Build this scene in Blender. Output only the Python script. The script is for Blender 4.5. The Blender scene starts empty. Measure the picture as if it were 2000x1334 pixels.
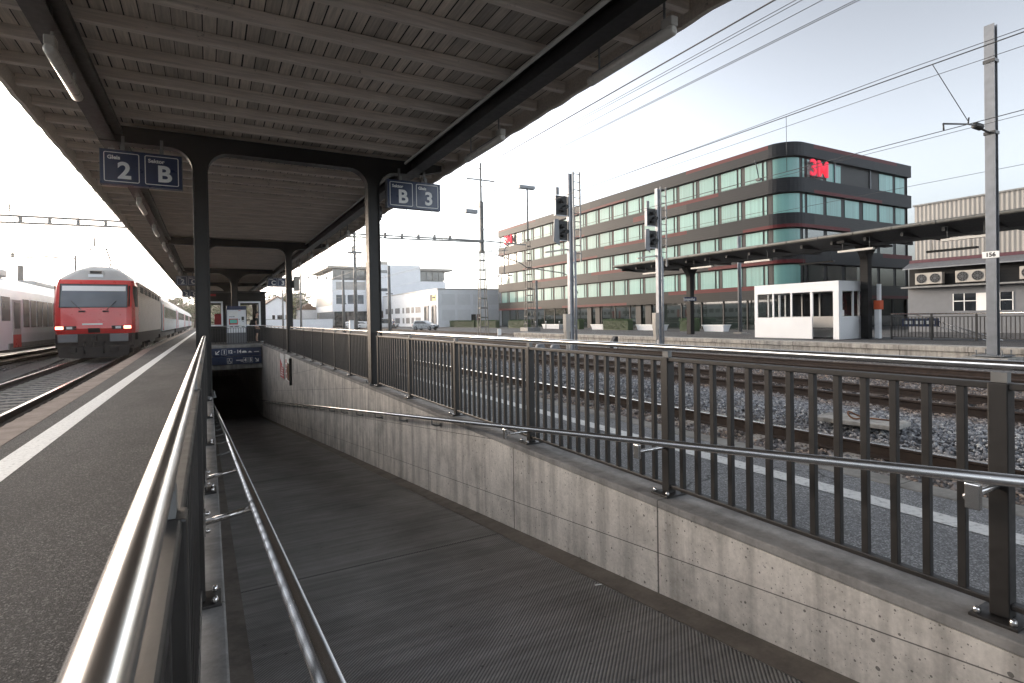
import bpy, math, random
import numpy as np
from mathutils import Matrix, Vector
R = math.radians
random.seed(7)
S = bpy.context.scene
COL = S.collection
# ------------------------------------------------------------------ camera
cam = bpy.data.objects.new('camera', bpy.data.cameras.new('camera'))
COL.objects.link(cam); S.camera = cam
YAW, PITCH, ROLL = 0.50397, -0.0086983, 0.0166193
_f = Vector((math.sin(YAW)*math.cos(PITCH), math.cos(YAW)*math.cos(PITCH), math.sin(PITCH)))
_r = Vector((math.cos(YAW), -math.sin(YAW), 0)); _d = _f.cross(_r)
_r2 = math.cos(ROLL)*_r + math.sin(ROLL)*_d; _d2 = -math.sin(ROLL)*_r + math.cos(ROLL)*_d
cam.matrix_world = Matrix(((_r2.x, -_d2.x, -_f.x, 0), (_r2.y, -_d2.y, -_f.y, 0), (_r2.z, -_d2.z, -_f.z, 1.18), (0, 0, 0, 1)))
cam.data.sensor_width = 36; cam.data.lens = 1074.75/2000*36
cam.data.shift_y = -37.05/2000
cam.data.clip_start = 0.05; cam.data.clip_end = 6000
# ------------------------------------------------------------------ sky, sun, exposure
SUN_AZ, SUN_EL = R(-24), R(8)          # azimuth from +Y towards +X
w = bpy.data.worlds.new('World'); S.world = w; w.use_nodes = True
nt = w.node_tree; bg = nt.nodes['Background']
sky = nt.nodes.new('ShaderNodeTexSky'); sky.sky_type = 'NISHITA'; sky.sun_disc = False
sky.sun_elevation = SUN_EL; sky.sun_rotation = SUN_AZ
sky.air_density = 1.0; sky.dust_density = 4.0; sky.ozone_density = 2.5; sky.altitude = 450
hs = nt.nodes.new('ShaderNodeHueSaturation'); hs.inputs['Saturation'].default_value = 0.13
nt.links.new(sky.outputs[0], hs.inputs['Color']); 
def _sc(src, k):
    m = nt.nodes.new('ShaderNodeVectorMath'); m.operation = 'SCALE'; m.inputs['Scale'].default_value = k; nt.links.new(src, m.inputs[0]); return m.outputs[0]
gm = nt.nodes.new('ShaderNodeGamma'); gm.inputs['Gamma'].default_value = 2.5
nt.links.new(_sc(hs.outputs[0], 1/1.5), gm.inputs['Color']); cap = nt.nodes.new('ShaderNodeVectorMath'); cap.operation = 'MINIMUM'; cap.inputs[1].default_value = (13.0, 11.6, 10.2)
nt.links.new(_sc(gm.outputs[0], 0.76), cap.inputs[0]); nt.links.new(cap.outputs[0], bg.inputs[0]); bg.inputs[1].default_value = 0.15
sun = bpy.data.objects.new('sun', bpy.data.lights.new('sun', 'SUN')); COL.objects.link(sun)
sun.data.energy = 0.8; sun.data.angle = R(12); sun.data.color = (1.0, 0.80, 0.62)
_sd = Vector((math.sin(SUN_AZ)*math.cos(SUN_EL), math.cos(SUN_AZ)*math.cos(SUN_EL), math.sin(SUN_EL)))
sun.rotation_euler = _sd.to_track_quat('Z', 'Y').to_euler(); sun.location = (-30, 60, 40)
S.view_settings.view_transform = 'Standard'; S.view_settings.look = 'None'
S.view_settings.exposure = 2.2; S.view_settings.gamma = 1.0
S.cycles.use_denoising = True
S.cycles.max_bounces = 8; S.cycles.diffuse_bounces = 5; S.cycles.glossy_bounces = 3
S.cycles.transmission_bounces = 4; S.cycles.transparent_max_bounces = 8
S.cycles.sample_clamp_indirect = 6.0
S.cycles.caustics_reflective = False; S.cycles.caustics_refractive = False
# ------------------------------------------------------------------ mesh helpers
class MB:
    def __init__(s): s.v = []; s.f = []; s.m = []; s.sm = []; s.cur = 0
    def face(s, idx, smooth=False): s.f.append(tuple(idx)); s.m.append(s.cur); s.sm.append(smooth)
    def add(s, vs, fs, smooth=False):
        b = len(s.v); s.v += [tuple(q) for q in vs]
        for f in fs: s.face([b+i for i in f], smooth)
    def box(s, x0, x1, y0, y1, z0, z1):
        s.add([(x0,y0,z0),(x1,y0,z0),(x1,y1,z0),(x0,y1,z0),(x0,y0,z1),(x1,y0,z1),(x1,y1,z1),(x0,y1,z1)],
              [(0,3,2,1),(4,5,6,7),(0,1,5,4),(1,2,6,5),(2,3,7,6),(3,0,4,7)]); return s
    def cb(s, cx, cy, cz, dx, dy, dz): return s.box(cx-dx/2, cx+dx/2, cy-dy/2, cy+dy/2, cz-dz/2, cz+dz/2)
    def bar(s, p, q, wd, ht, up=(0,0,1)):
        p, q = Vector(p), Vector(q); d = (q-p).normalized(); up = Vector(up)
        if abs(d.dot(up)) > .99: up = Vector((0,1,0))
        a = d.cross(up).normalized()*wd/2; b = a.cross(d).normalized()*ht/2
        s.add([p-a-b,p+a-b,p+a+b,p-a+b,q-a-b,q+a-b,q+a+b,q-a+b],
              [(0,1,2,3),(7,6,5,4),(0,4,5,1),(1,5,6,2),(2,6,7,3),(3,7,4,0)]); return s
    def tube(s, pts, r, n=10, cap=True, smooth=True):
        pts = [Vector(p) for p in pts]; m = len(pts); b0 = len(s.v); u = None
        rr = r if isinstance(r, (list, tuple)) else [r]*m
        for i, p in enumerate(pts):
            t = (pts[min(i+1,m-1)]-pts[max(i-1,0)]).normalized()
            if u is None:
                u = t.cross(Vector((0,0,1)) if abs(t.z) < .9 else Vector((1,0,0))).normalized()
            else: u = (u - t*u.dot(t)).normalized()
            v = t.cross(u)
            for k in range(n):
                a = 2*math.pi*k/n; s.v.append(tuple(p+(u*math.cos(a)+v*math.sin(a))*rr[i]))
        for i in range(m-1):
            for k in range(n):
                k2 = (k+1) % n
                s.face((b0+i*n+k, b0+i*n+k2, b0+(i+1)*n+k2, b0+(i+1)*n+k), smooth)
        if cap:
            s.face([b0+k for k in reversed(range(n))]); s.face([b0+(m-1)*n+k for k in range(n)])
        return s
    def prism(s, poly, axis, a0, a1, smooth=False):
        """poly: 2-D outline; axis 'x','y','z' is the extrusion direction"""
        n = len(poly)
        mk = {'x': lambda p, a: (a, p[0], p[1]), 'y': lambda p, a: (p[0], a, p[1]), 'z': lambda p, a: (p[0], p[1], a)}[axis]
        b = len(s.v)
        s.v += [mk(p, a0) for p in poly] + [mk(p, a1) for p in poly]
        s.face([b+i for i in range(n)]); s.face([b+n+i for i in reversed(range(n))])
        for i in range(n):
            j = (i+1) % n; s.face((b+i, b+n+i, b+n+j, b+j), smooth)
        return s
    def lathe(s, prof, c, n=16, axis='z', smooth=True):
        c = Vector(c); b = len(s.v)
        for r, h in prof:
            for k in range(n):
                a = 2*math.pi*k/n; x, y = r*math.cos(a), r*math.sin(a)
                s.v.append(tuple(c+Vector({'z': (x,y,h), 'y': (x,h,y), 'x': (h,x,y)}[axis])))
        for i in range(len(prof)-1):
            for k in range(n):
                k2 = (k+1) % n; s.face((b+i*n+k, b+i*n+k2, b+(i+1)*n+k2, b+(i+1)*n+k), smooth)
        s.face([b+k for k in reversed(range(n))]); s.face([b+(len(prof)-1)*n+k for k in range(n)])
        return s
    def grid(s, rows, smooth=False, close=False):
        b = len(s.v); n = len(rows[0])
        for r in rows: s.v += [tuple(p) for p in r]
        for i in range(len(rows)-1):
            for k in range(n if close else n-1):
                k2 = (k+1) % n; s.face((b+i*n+k, b+i*n+k2, b+(i+1)*n+k2, b+(i+1)*n+k), smooth)
        return s
    def build(s, name, mats, parent=None, bevel=0, fix=True):
        me = bpy.data.meshes.new(name); me.from_pydata(s.v, [], s.f)
        for m in (mats if isinstance(mats, (list, tuple)) else [mats]): me.materials.append(m)
        me.polygons.foreach_set('material_index', s.m); me.polygons.foreach_set('use_smooth', s.sm)
        me.update()
        if fix:
            import bmesh
            bm = bmesh.new(); bm.from_mesh(me); bmesh.ops.recalc_face_normals(bm, faces=bm.faces); bm.to_mesh(me); bm.free()
        o = bpy.data.objects.new(name, me); COL.objects.link(o)
        if parent: o.parent = parent
        if bevel:
            md = o.modifiers.new('bevel', 'BEVEL'); md.width = bevel; md.segments = 2; md.limit_method = 'ANGLE'; md.angle_limit = R(40)
        return o
def tag(o, label, cat, group=None, kind=None):
    if label: o['label'] = label
    if cat: o['category'] = cat
    if group: o['group'] = group
    if kind: o['kind'] = kind
    return o
def thing(name, label, cat, loc=(0,0,0), rz=0, group=None):
    o = bpy.data.objects.new(name, None); COL.objects.link(o); o.empty_display_size = .2
    o.location = loc; o.rotation_euler = (0,0,rz); return tag(o, label, cat, group)
def struct(o): o['kind'] = 'structure'; return o
def dup(root, loc, rz=None, label=None, group=None, sc=None):
    def cp(o, par):
        c = o.copy(); COL.objects.link(c)
        if par: c.parent = par
        for ch in KIDS.get(o.name) or [x for x in o.children]: cp(ch, c)
        return c
    r = cp(root, None); r.location = loc
    if rz is not None: r.rotation_euler = (0,0,rz)
    if sc: r.scale = sc
    if label: r['label'] = label
    if group: r['group'] = group
    return r
KIDS = {}
def text_mesh(body, size, name, mat, parent=None, loc=(0,0,0), rot=(R(90),0,0), bold=0.0, ext=0.002, align='CENTER', sx=1.0):
    cu = bpy.data.curves.new(name, 'FONT'); cu.body = body; cu.size = size; cu.extrude = ext; cu.offset = bold
    cu.align_x = align; cu.align_y = 'CENTER'; cu.resolution_u = 4
    t = bpy.data.objects.new(name, cu); COL.objects.link(t)
    me = bpy.data.meshes.new_from_object(t.evaluated_get(bpy.context.evaluated_depsgraph_get()))
    bpy.data.objects.remove(t); me.materials.clear(); me.materials.append(mat)
    o = bpy.data.objects.new(name, me); COL.objects.link(o)
    o.location = loc; o.rotation_euler = rot; o.scale = (sx,1,1)
    if parent: o.parent = parent
    return o
# ------------------------------------------------------------------ material helpers
class N:
    def __init__(s, name):
        s.mat = bpy.data.materials.new(name); s.mat.use_nodes = True; s.t = s.mat.node_tree
        s.b = s.t.nodes['Principled BSDF']; s.co = None
    def n(s, typ, **kw):
        x = s.t.nodes.new('ShaderNode'+typ)
        for k, v in kw.items():
            if k.startswith('i_'): x.inputs[int(k[2:]) if k[2:].isdigit() else k[2:].replace('_',' ')].default_value = v
            else: setattr(x, k, v)
        return x
    def l(s, a, b): s.t.links.new(a, b)
    def pos(s):
        if s.co is None: s.co = s.n('NewGeometry').outputs['Position']
        return s.co
    def obj(s): return s.n('TexCoord').outputs['Object']
    def math(s, op, a, b=None, c=None):
        x = s.n('Math', operation=op)
        for i, q in enumerate((a, b, c)):
            if q is None: continue
            if isinstance(q, (int, float)): x.inputs[i].default_value = q
            else: s.l(q, x.inputs[i])
        return x.outputs[0]
    def xyz(s, v): 
        x = s.n('SeparateXYZ'); s.l(v, x.inputs[0]); return x.outputs
    def map(s, v, sc=(1,1,1), rot=(0,0,0)):
        x = s.n('Mapping'); x.inputs['Scale'].default_value = sc; x.inputs['Rotation'].default_value = rot; s.l(v, x.inputs[0]); return x.outputs[0]
    def noise(s, v, scale, detail=4, rough=.55, out=0):
        x = s.n('TexNoise'); x.inputs['Scale'].default_value = scale; x.inputs['Detail'].default_value = detail
        x.inputs['Roughness'].default_value = rough; s.l(v, x.inputs['Vector']); return x.outputs[out]
    def vor(s, v, scale, feature='F1', out='Distance', rnd=1):
        x = s.n('TexVoronoi', feature=feature); x.inputs['Scale'].default_value = scale; x.inputs['Randomness'].default_value = rnd
        s.l(v, x.inputs['Vector']); return x.outputs[out]
    def vor2(s, v, scale, out='Distance'):
        q = s.xyz(v); c = s.n('CombineXYZ'); s.l(q[1], c.inputs[0]); s.l(q[2], c.inputs[1])
        x = s.n('TexVoronoi', feature='F1', voronoi_dimensions='2D'); x.inputs['Scale'].default_value = scale; s.l(c.outputs[0], x.inputs['Vector']); return x.outputs[out]
    def ramp(s, v, stops, const=False):
        x = s.n('ValToRGB'); e = x.color_ramp.elements
        if const: x.color_ramp.interpolation = 'CONSTANT'
        while len(e) < len(stops): e.new(.5)
        for el, (p, c) in zip(e, stops):
            el.position = p; el.color = (c, c, c, 1) if isinstance(c, (int, float)) else (*c, 1)
        s.l(v, x.inputs[0]); return x.outputs[0]
    def mix(s, fac, a, b, typ='MIX'):
        x = s.n('Mix', data_type='RGBA', blend_type=typ)
        for i, q in ((0, fac), (6, a), (7, b)):
            if isinstance(q, (int, float)): x.inputs[i].default_value = q if i == 0 else (q, q, q, 1)
            elif isinstance(q, tuple): x.inputs[i].default_value = (*q, 1)
            else: s.l(q, x.inputs[i])
        return x.outputs[2]
    def bump(s, h, strength=.3, dist=.01, prev=None):
        x = s.n('Bump'); x.inputs['Strength'].default_value = strength; x.inputs['Distance'].default_value = dist
        s.l(h, x.inputs['Height'])
        if prev: s.l(prev, x.inputs['Normal'])
        s.l(x.outputs[0], s.b.inputs['Normal']); return x.outputs[0]
    def col(s, c):
        if isinstance(c, tuple): s.b.inputs['Base Color'].default_value = (*c, 1)
        else: s.l(c, s.b.inputs['Base Color'])
    def set(s, **kw):
        for k, v in kw.items():
            i = s.b.inputs[k.replace('_', ' ')]
            if hasattr(v, 'links'): s.l(v, i)
            else: i.default_value = v
        return s
def simple(name, c, rough=.5, metal=0, var=.15, scale=3, bump=0, spec=.5, coat=0):
    k = N(name); p = k.pos()
    v = k.noise(p, scale, 5)
    f = k.ramp(v, [(.3, 1-var), (.7, 1+var*.6)])
    k.col(k.mix(1.0, c, f, 'MULTIPLY'))
    k.set(Roughness=k.ramp(k.noise(p, scale*4, 3), [(.3, max(0,rough-.06)), (.7, min(1,rough+.08))]), Metallic=metal, Specular_IOR_Level=spec, Coat_Weight=coat)
    if bump: k.bump(k.noise(p, scale*20, 4), bump, .004)
    return k.mat
def emit(name, c, st, base=None):
    k = N(name); k.col(base or c); k.set(Emission_Color=(*c, 1), Emission_Strength=st, Roughness=.7, Specular_IOR_Level=.1); return k.mat
M = {}
# ------------------------------------------------------------------ materials
def asphalt(name, base, warm=(1,1,1), spec=.22, chip=2.9):
    k = N(name); p = k.pos()
    sp = k.vor(p, 150, out='Color'); spk = k.xyz(sp)[0]
    g = k.ramp(spk, [(0, .55), (.72, 1.0), (.86, 1.5), (.97, chip)])
    big = k.ramp(k.noise(k.map(p, (1,.35,1)), .9, 7, .68), [(.3, .62), (.7, 1.28)])
    crk = k.n('TexVoronoi', feature='DISTANCE_TO_EDGE'); crk.inputs['Scale'].default_value = .55; wob = k.n('VectorMath', operation='ADD'); nz = k.n('TexNoise'); nz.inputs['Scale'].default_value = 2.2; k.l(p, nz.inputs['Vector']); k.l(p, wob.inputs[0]); k.l(nz.outputs['Color'], wob.inputs[1]); k.l(wob.outputs[0], crk.inputs['Vector'])
    ck = k.math('MULTIPLY', k.ramp(crk.outputs['Distance'], [(.002, 1.0), (.006, 0)]), k.ramp(k.noise(p, .6, 2), [(.48, 0), (.62, .75)]))
    c = k.mix(1, tuple(base*q for q in warm), g, 'MULTIPLY'); c = k.mix(1, c, big, 'MULTIPLY')
    gum = k.ramp(k.vor(p, 2.3), [(.055, 1.0), (.075, 0.0)])
    gm = k.math('MULTIPLY', gum, k.ramp(k.noise(p, .8, 2), [(.5, 0), (.6, .6)]))
    c = k.mix(gm, c, tuple(base*2.6*q for q in warm)); c = k.mix(ck, c, (.02,.02,.02)); k.col(c)
    k.set(Roughness=k.ramp(k.noise(p, 30, 3), [(.3, .75), (.7, .9)]), Specular_IOR_Level=spec)
    k.bump(k.math('ADD', k.vor(p, 160), k.math('MULTIPLY', k.noise(p, 60, 3), .6)), .55, .004)
    return k.mat
M['asphalt'] = asphalt('asphalt', .094, (1.0, .94, .89))
M['asphalt_lifted'] = asphalt('asphalt_brightened_copy', .27, (.97, .98, 1.0), .22, 1.7)  # same asphalt coloured lighter and cooler to offset the canopy's shade
M['street'] = asphalt('street', .10, (1, 1, 1.02), .3)
def paint(name, c, wear=.5):
    k = N(name); p = k.pos()
    f = k.ramp(k.noise(p, 28, 6, .7), [(.28, 1-wear), (.5, 1.0)])
    k.col(k.mix(1, c, f, 'MULTIPLY')); k.set(Roughness=.6); k.bump(k.vor(p, 160), .3, .003); return k.mat
M['line'] = paint('white_marking', (.78,.78,.76), .55)
def concrete(name, c, joints=(), pits=True, stain=.25, lean=0):
    k = N(name); p = k.pos(); x = k.xyz(p)
    col = k.mix(1, c, k.ramp(k.noise(p, 2.6, 8, .68), [(.28, .58), (.5, 1.0), (.74, 1.25)]), 'MULTIPLY')
    streak = k.ramp(k.noise(k.map(p, (7,7,.55)), 1.0, 5, .6), [(.36, 1-stain), (.56, 1.06)])
    col = k.mix(1, col, streak, 'MULTIPLY')
    fine = k.noise(p, 45, 4, .6)
    col = k.mix(1, col, k.ramp(fine, [(.3, .88), (.7, 1.08)]), 'MULTIPLY')
    h = k.math('MULTIPLY', fine, .25)
    if pits:
        jit = k.math('MULTIPLY_ADD', k.noise(p, 55, 3, .6), .09, -.045)
        for sc, th, fac in ((9, .085, .95), (20, .12, .9), (46, .15, .7)):
            vd = k.vor2(p, sc); rn = k.xyz(k.vor2(p, sc, out='Color'))
            m = k.math('MULTIPLY', k.math('LESS_THAN', k.math('ADD', vd, jit), k.math('MULTIPLY', k.math('POWER', rn[1], 1.5), th)), k.math('GREATER_THAN', rn[0], .45))
            col = k.mix(k.math('MULTIPLY', m, .78*fac), col, (.045,.042,.038)); h = k.math('SUBTRACT', h, k.math('MULTIPLY', m, 1.2))
    for axis, at, wd in joints:
        coord = x[{'x':0,'y':1,'z':2}[axis]] if axis in 'xyz' else k.math('ADD', x[2], k.math('MULTIPLY', x[1], lean))
        m = k.math('LESS_THAN', k.math('ABSOLUTE', k.math('SUBTRACT', coord, at)), wd)
        col = k.mix(k.math('MULTIPLY', m, .8), col, (.04,.037,.034)); h = k.math('SUBTRACT', h, m)
    k.col(col); k.set(Roughness=.85, Specular_IOR_Level=.35); k.bump(h, .5, .006); return k.mat
WJ = [('y', v, .007) for v in (2.60, 4.48, 11.05)] + [('y', v, .003) for v in (6.7, 8.0, 9.35, 13.6, 16.2, 18.8, 21.5, 24.2, 27, 29.6)] + \
     [('l', v, .003) for v in (-.03, .52, 1.07, 1.62)]
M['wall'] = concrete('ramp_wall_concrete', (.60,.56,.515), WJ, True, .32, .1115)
M['coping'] = concrete('coping_concrete', (.27,.26,.25), [('y', v, .004) for v in (2.6, 7.8, 12.9, 18, 23)], False, .2)
M['kerb'] = concrete('platform_edge_concrete', (.30,.285,.26), [('y', 1.0*i, .004) for i in range(0,40,2)][:14], False, .1)
M['kerb_warm'] = concrete('platform_edge_reddish', (.34,.255,.21), [], False, .1)
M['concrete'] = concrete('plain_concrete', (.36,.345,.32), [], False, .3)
M['p4face'] = concrete('far_platform_concrete', (.40,.375,.34), [('y', 2.0*i+.3, .012) for i in range(2,16)], False, .35)
def ramp_floor():
    k = N('ribbed_ramp_concrete'); p = k.pos(); x = k.xyz(p)
    d = k.math('MULTIPLY', k.math('SUBTRACT', x[0], x[1]), .70711)
    wv = k.math('SINE', k.math('MULTIPLY', d, 2*math.pi/.0175))
    wob = k.ramp(k.noise(p, 1.4, 5, .65), [(.3, .62), (.7, 1.35)])
    rib = k.ramp(k.math('MULTIPLY_ADD', wv, .5, .5), [(.15, .40), (.65, 1.25)])
    st = k.ramp(k.noise(k.map(p, (.5,8,1), (0,0,R(45))), 2.0, 4), [(.35, .78), (.65, 1.2)])
    c = k.mix(1, (.19,.182,.178), rib, 'MULTIPLY'); c = k.mix(1, c, wob, 'MULTIPLY'); c = k.mix(1, c, st, 'MULTIPLY')
    sp = k.ramp(k.vor(p, 5.5), [(.045, 1.0), (.07, 0)]); c = k.mix(k.math('MULTIPLY', sp, .7), c, (.015,.014,.013))
    jm = k.math('LESS_THAN', k.math('ABSOLUTE', k.math('SUBTRACT', k.math('MODULO', k.math('ADD', x[1], 5.92), 5.2), 2.6)), 2.588)
    c = k.mix(jm, (.03,.029,.028), c)
    k.col(c); k.set(Roughness=.62, Specular_IOR_Level=.5)
    k.bump(k.math('ADD', wv, k.math('MULTIPLY', k.noise(p, 60, 3), .8)), .55, .004); return k.mat
M['ramp'] = ramp_floor()
M['gutter'] = concrete('ramp_gutter', (.15,.13,.112), [], False, .15)
def ballast():
    k = N('track_ballast'); p = k.pos()
    cc = k.xyz(k.vor(p, 17, out='Color'))[0]; dd = k.vor(p, 17)
    c = k.ramp(cc, [(0, (.07,.07,.078)), (.45, (.19,.193,.205)), (.8, (.31,.31,.32)), (1, (.46,.45,.44))])
    c = k.mix(1, c, k.ramp(dd, [(.3, 1.0), (.75, .28)]), 'MULTIPLY')
    c = k.mix(k.ramp(k.noise(p, .25, 4), [(.45, 0), (.65, .55)]), c, k.mix(1, c, (1.1,.82,.62), 'MULTIPLY'))
    k.col(c); k.set(Roughness=.85); k.bump(dd, 1.0, .05).node.invert = True; return k.mat
M['ballast'] = ballast()
def stone():
    k = N('ballast_stone'); p = k.pos(); xx = k.xyz(p); g = k.n('NewGeometry').outputs['Random Per Island']
    c = k.ramp(g, [(0, (.09,.092,.10)), (.5, (.23,.235,.25)), (.85, (.37,.37,.38)), (1, (.55,.54,.52))])
    rail = k.ramp(k.math('ABSOLUTE', k.math('SUBTRACT', xx[0], 8.5)), [(.55, 0), (.95, 1)]); rail = k.math('MULTIPLY', k.ramp(k.math('MULTIPLY', k.math('ABSOLUTE', k.math('SUBTRACT', xx[0], 8.5)), .5), [(.45, 0), (.8, 1)]), k.ramp(k.noise(p, 3, 3), [(.35, .3), (.6, 1)]))
    c = k.mix(rail, c, k.mix(1, c, (.80,.60,.46), 'MULTIPLY'))
    k.col(k.mix(1, c, k.ramp(k.noise(p, 60, 3), [(.3, .75), (.7, 1.2)]), 'MULTIPLY')); k.set(Roughness=.75); return k.mat
M['stone'] = stone()
M['rail_top'] = simple('polished_rail_head', (.62,.60,.58), .22, 1, .1, 8)
M['rail_rust'] = simple('rusty_rail', (.036,.022,.016), .8, 0, .4, 9, .3)
M['sleeper'] = simple('concrete_sleeper', (.36,.33,.295), .85, 0, .3, 6, .3)
M['sleeper_wood'] = simple('weathered_sleeper', (.10,.075,.06), .85, 0, .35, 6, .3)
M['steel_dark'] = simple('dark_painted_steel', (.040,.036,.033), .42, 0, .18, 5, .05)
M['rail_paint'] = simple('railing_paint', (.024,.021,.019), .45, 0, .15, 6, .05)
M['col_paint'] = simple('column_paint', (.013,.011,.010), .5, 0, .2, 4, .06)
def inox():
    k = N('brushed_stainless'); p = k.pos()
    f = k.noise(k.map(p, (90,3,90)), 1.0, 4)
    k.col((.72,.70,.68)); k.set(Metallic=1.0, Roughness=k.ramp(f, [(.3, .20), (.7, .27)])); return k.mat
M['inox'] = inox()
M['galv'] = simple('galvanised_steel', (.20,.21,.225), .5, .35, .18, 4, .05)
M['galv_pale'] = simple('pale_galvanised_steel', (.34,.35,.37), .5, .3, .18, 4, .05)
M['mast_paint'] = simple('weathered_mast_paint', (.085,.085,.078), .6, 0, .3, 3, .05)
M['galv_dark'] = simple('weathered_galvanised', (.22,.22,.215), .6, .3, .25, 3, .05)
def planks():
    k = N('weathered_roof_boards'); p = k.pos(); x = k.xyz(p); W = .135
    q = k.math('DIVIDE', x[0], W); fr = k.math('FRACT', k.math('ADD', q, 40)); fl = k.math('FLOOR', q)
    wn = k.n('TexWhiteNoise', noise_dimensions='1D'); k.l(fl, wn.inputs['W'])
    tone = k.ramp(wn.outputs['Value'], [(0, .78), (1, 1.22)])
    grain = k.ramp(k.noise(k.map(p, (45,2.2,10)), 1.0, 5, .6), [(.3, .75), (.7, 1.18)])
    blot = k.ramp(k.noise(p, 1.1, 5), [(.3, .75), (.7, 1.15)])
    c = k.mix(1, (.60,.53,.455), tone, 'MULTIPLY'); c = k.mix(1, c, grain, 'MULTIPLY'); c = k.mix(1, c, blot, 'MULTIPLY')
    gap = k.math('LESS_THAN', k.math('ABSOLUTE', k.math('SUBTRACT', fr, .5)), k.math('SUBTRACT', .5, k.math('MULTIPLY_ADD', wn.outputs['Value'], .05, .02)))
    c = k.mix(gap, (.012,.010,.009), c); k.col(c); k.set(Roughness=.75); k.bump(k.math('ADD', gap, k.math('MULTIPLY', grain, .15)), .6, .012)
    return k.mat
M['boards'] = planks()
def rafterm():
    k = N('painted_rafter_timber'); p = k.pos()
    grain = k.ramp(k.noise(k.map(p, (2.2,40,40)), 1.0, 5, .6), [(.3, .78), (.7, 1.15)])
    fl = k.ramp(k.noise(p, 7, 6, .7), [(.28, .35), (.36, 1.0)])
    c = k.mix(1, (.72,.64,.56), grain, 'MULTIPLY'); c = k.mix(1, c, fl, 'MULTIPLY'); k.col(c); k.set(Roughness=.6); k.bump(grain, .25, .004); return k.mat
M['rafter'] = rafterm()
M['blue'] = simple('sign_blue', (.018,.032,.085), .32, 0, .06, 2)
M['white'] = simple('white_lettering', (.88,.87,.84), .45, 0, .04, 3)
M['white_wall'] = simple('white_render', (.90,.91,.93), .7, 0, .05, .6)
M['white_metal'] = simple('white_sheet_metal', (.82,.83,.84), .45, 0, .05, 1)
M['red'] = simple('loco_red', (.72,.045,.045), .32, 0, .08, 1, 0, .5, .3)
M['red_sign'] = simple('red_print', (.50,.02,.03), .45, 0, .1, 6)
M['loco_grey'] = simple('roof_grey', (.46,.445,.425), .5, 0, .12, 1.5)
M['loco_side'] = simple('ribbed_tan_reflection', (.42,.34,.28), .35, .3, .12, 1)  # red body side painted tan, as its overexposed reflection shows
M['black'] = simple('matt_black', (.012,.012,.012), .6, 0, .2, 4)
M['rubber'] = simple('black_rubber', (.02,.02,.02), .75, 0, .2, 8)
M['under'] = simple('dirty_underframe', (.032,.029,.027), .75, 0, .35, 3, .2)
def glass_dark(name, c, rough=.04, spec=.8):
    k = N(name); k.col(k.mix(1, c, k.ramp(k.noise(k.pos(), .5, 3), [(.35, .7), (.65, 1.25)]), 'MULTIPLY')); k.set(Roughness=rough, Specular_IOR_Level=spec, Coat_Weight=.35, Coat_Roughness=.02); return k.mat
def clear_pane():
    k = N('clear_pane'); k.col((.8,.82,.82)); k.set(Transmission_Weight=1.0, Roughness=.0, IOR=1.08, Specular_IOR_Level=.6, Coat_Weight=.4); return k.mat
M['pane'] = clear_pane()
M['glass'] = glass_dark('dark_window_glass', (.02,.025,.03))
M['glass_cab'] = glass_dark('cab_window_glass', (.10,.125,.15))
M['glass_train'] = glass_dark('coach_window_glass', (.16,.165,.17))
def curtain_glass():
    k = N('curtained_teal_glass'); p = k.pos(); x = k.xyz(p); s_ = k.math('ADD', x[0], x[1])
    st = k.n('CombineXYZ'); k.l(s_, st.inputs[0])
    f = k.ramp(k.noise(st.outputs[0], 3.2, 3, .6), [(.3, .72), (.7, 1.22)])
    b = k.n('CombineXYZ'); k.l(k.math('FLOOR', k.math('MULTIPLY', s_, 1/3.05)), b.inputs[0]); k.l(k.math('FLOOR', k.math('MULTIPLY', x[2], 1/3.5)), b.inputs[1])
    wn = k.n('TexWhiteNoise', noise_dimensions='3D'); k.l(b.outputs[0], wn.inputs['Vector'])
    f = k.mix(1, f, k.ramp(wn.outputs['Value'], [(0, .8), (1, 1.12)]), 'MULTIPLY')
    k.col(k.mix(1, (.17,.36,.33), f, 'MULTIPLY')); k.set(Roughness=.5, Specular_IOR_Level=.3, Coat_Weight=.45, Coat_Roughness=.012, Coat_IOR=1.4); return k.mat
M['glass_office'] = curtain_glass()
M['glass_ground'] = glass_dark('shopfront_glass', (.018,.026,.024), .03, .9)
def cladding(name, c):
    k = N(name); p = k.pos(); x = k.xyz(p)
    ln = k.math('LESS_THAN', k.math('ABSOLUTE', k.math('SUBTRACT', k.math('FRACT', k.math('DIVIDE', x[2], .235)), .5)), .44)
    f = k.ramp(k.noise(k.map(p, (1,1,14)), .9, 4), [(.3, .88), (.7, 1.1)])
    k.col(k.mix(1, k.mix(ln, tuple(q*.6 for q in c), c), f, 'MULTIPLY')); k.set(Roughness=.55); k.set(Specular_IOR_Level=.2); k.bump(ln, .3, .01); return k.mat
M['clad_dark'] = cladding('anthracite_cladding', (.013,.0145,.018))
M['clad_mid'] = cladding('umber_cladding', (.020,.0212,.0235))
M['clad_light'] = cladding('taupe_cladding', (.034,.0335,.034))
M['clad_brown'] = cladding('dark_brown_cladding', (.015,.0142,.014))
M['clad_red'] = cladding('oxide_red_cladding', (.095,.012,.014))
M['sign3m'] = emit('red_illuminated_letter', (.95,.07,.12), .14, (.75,.03,.06))
M['tail'] = emit('tail_lamp', (1,.10,.06), 9, (.8,.05,.05))
def leaf(name, c):
    k = N(name); g = k.n('NewGeometry').outputs['Random Per Island']
    k.col(k.ramp(g, [(0, tuple(q*.45 for q in c)), (.6, c), (1, tuple(q*1.7 for q in c))])); k.set(Roughness=.6); k.set(Subsurface_Weight=0.0); return k.mat
M['leaf'] = leaf('hedge_leaf', (.05,.10,.025)); M['leaf_y'] = leaf('yellow_green_leaf', (.14,.16,.05)); M['leaf_d'] = leaf('dark_tree_leaf', (.05,.075,.032))
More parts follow.
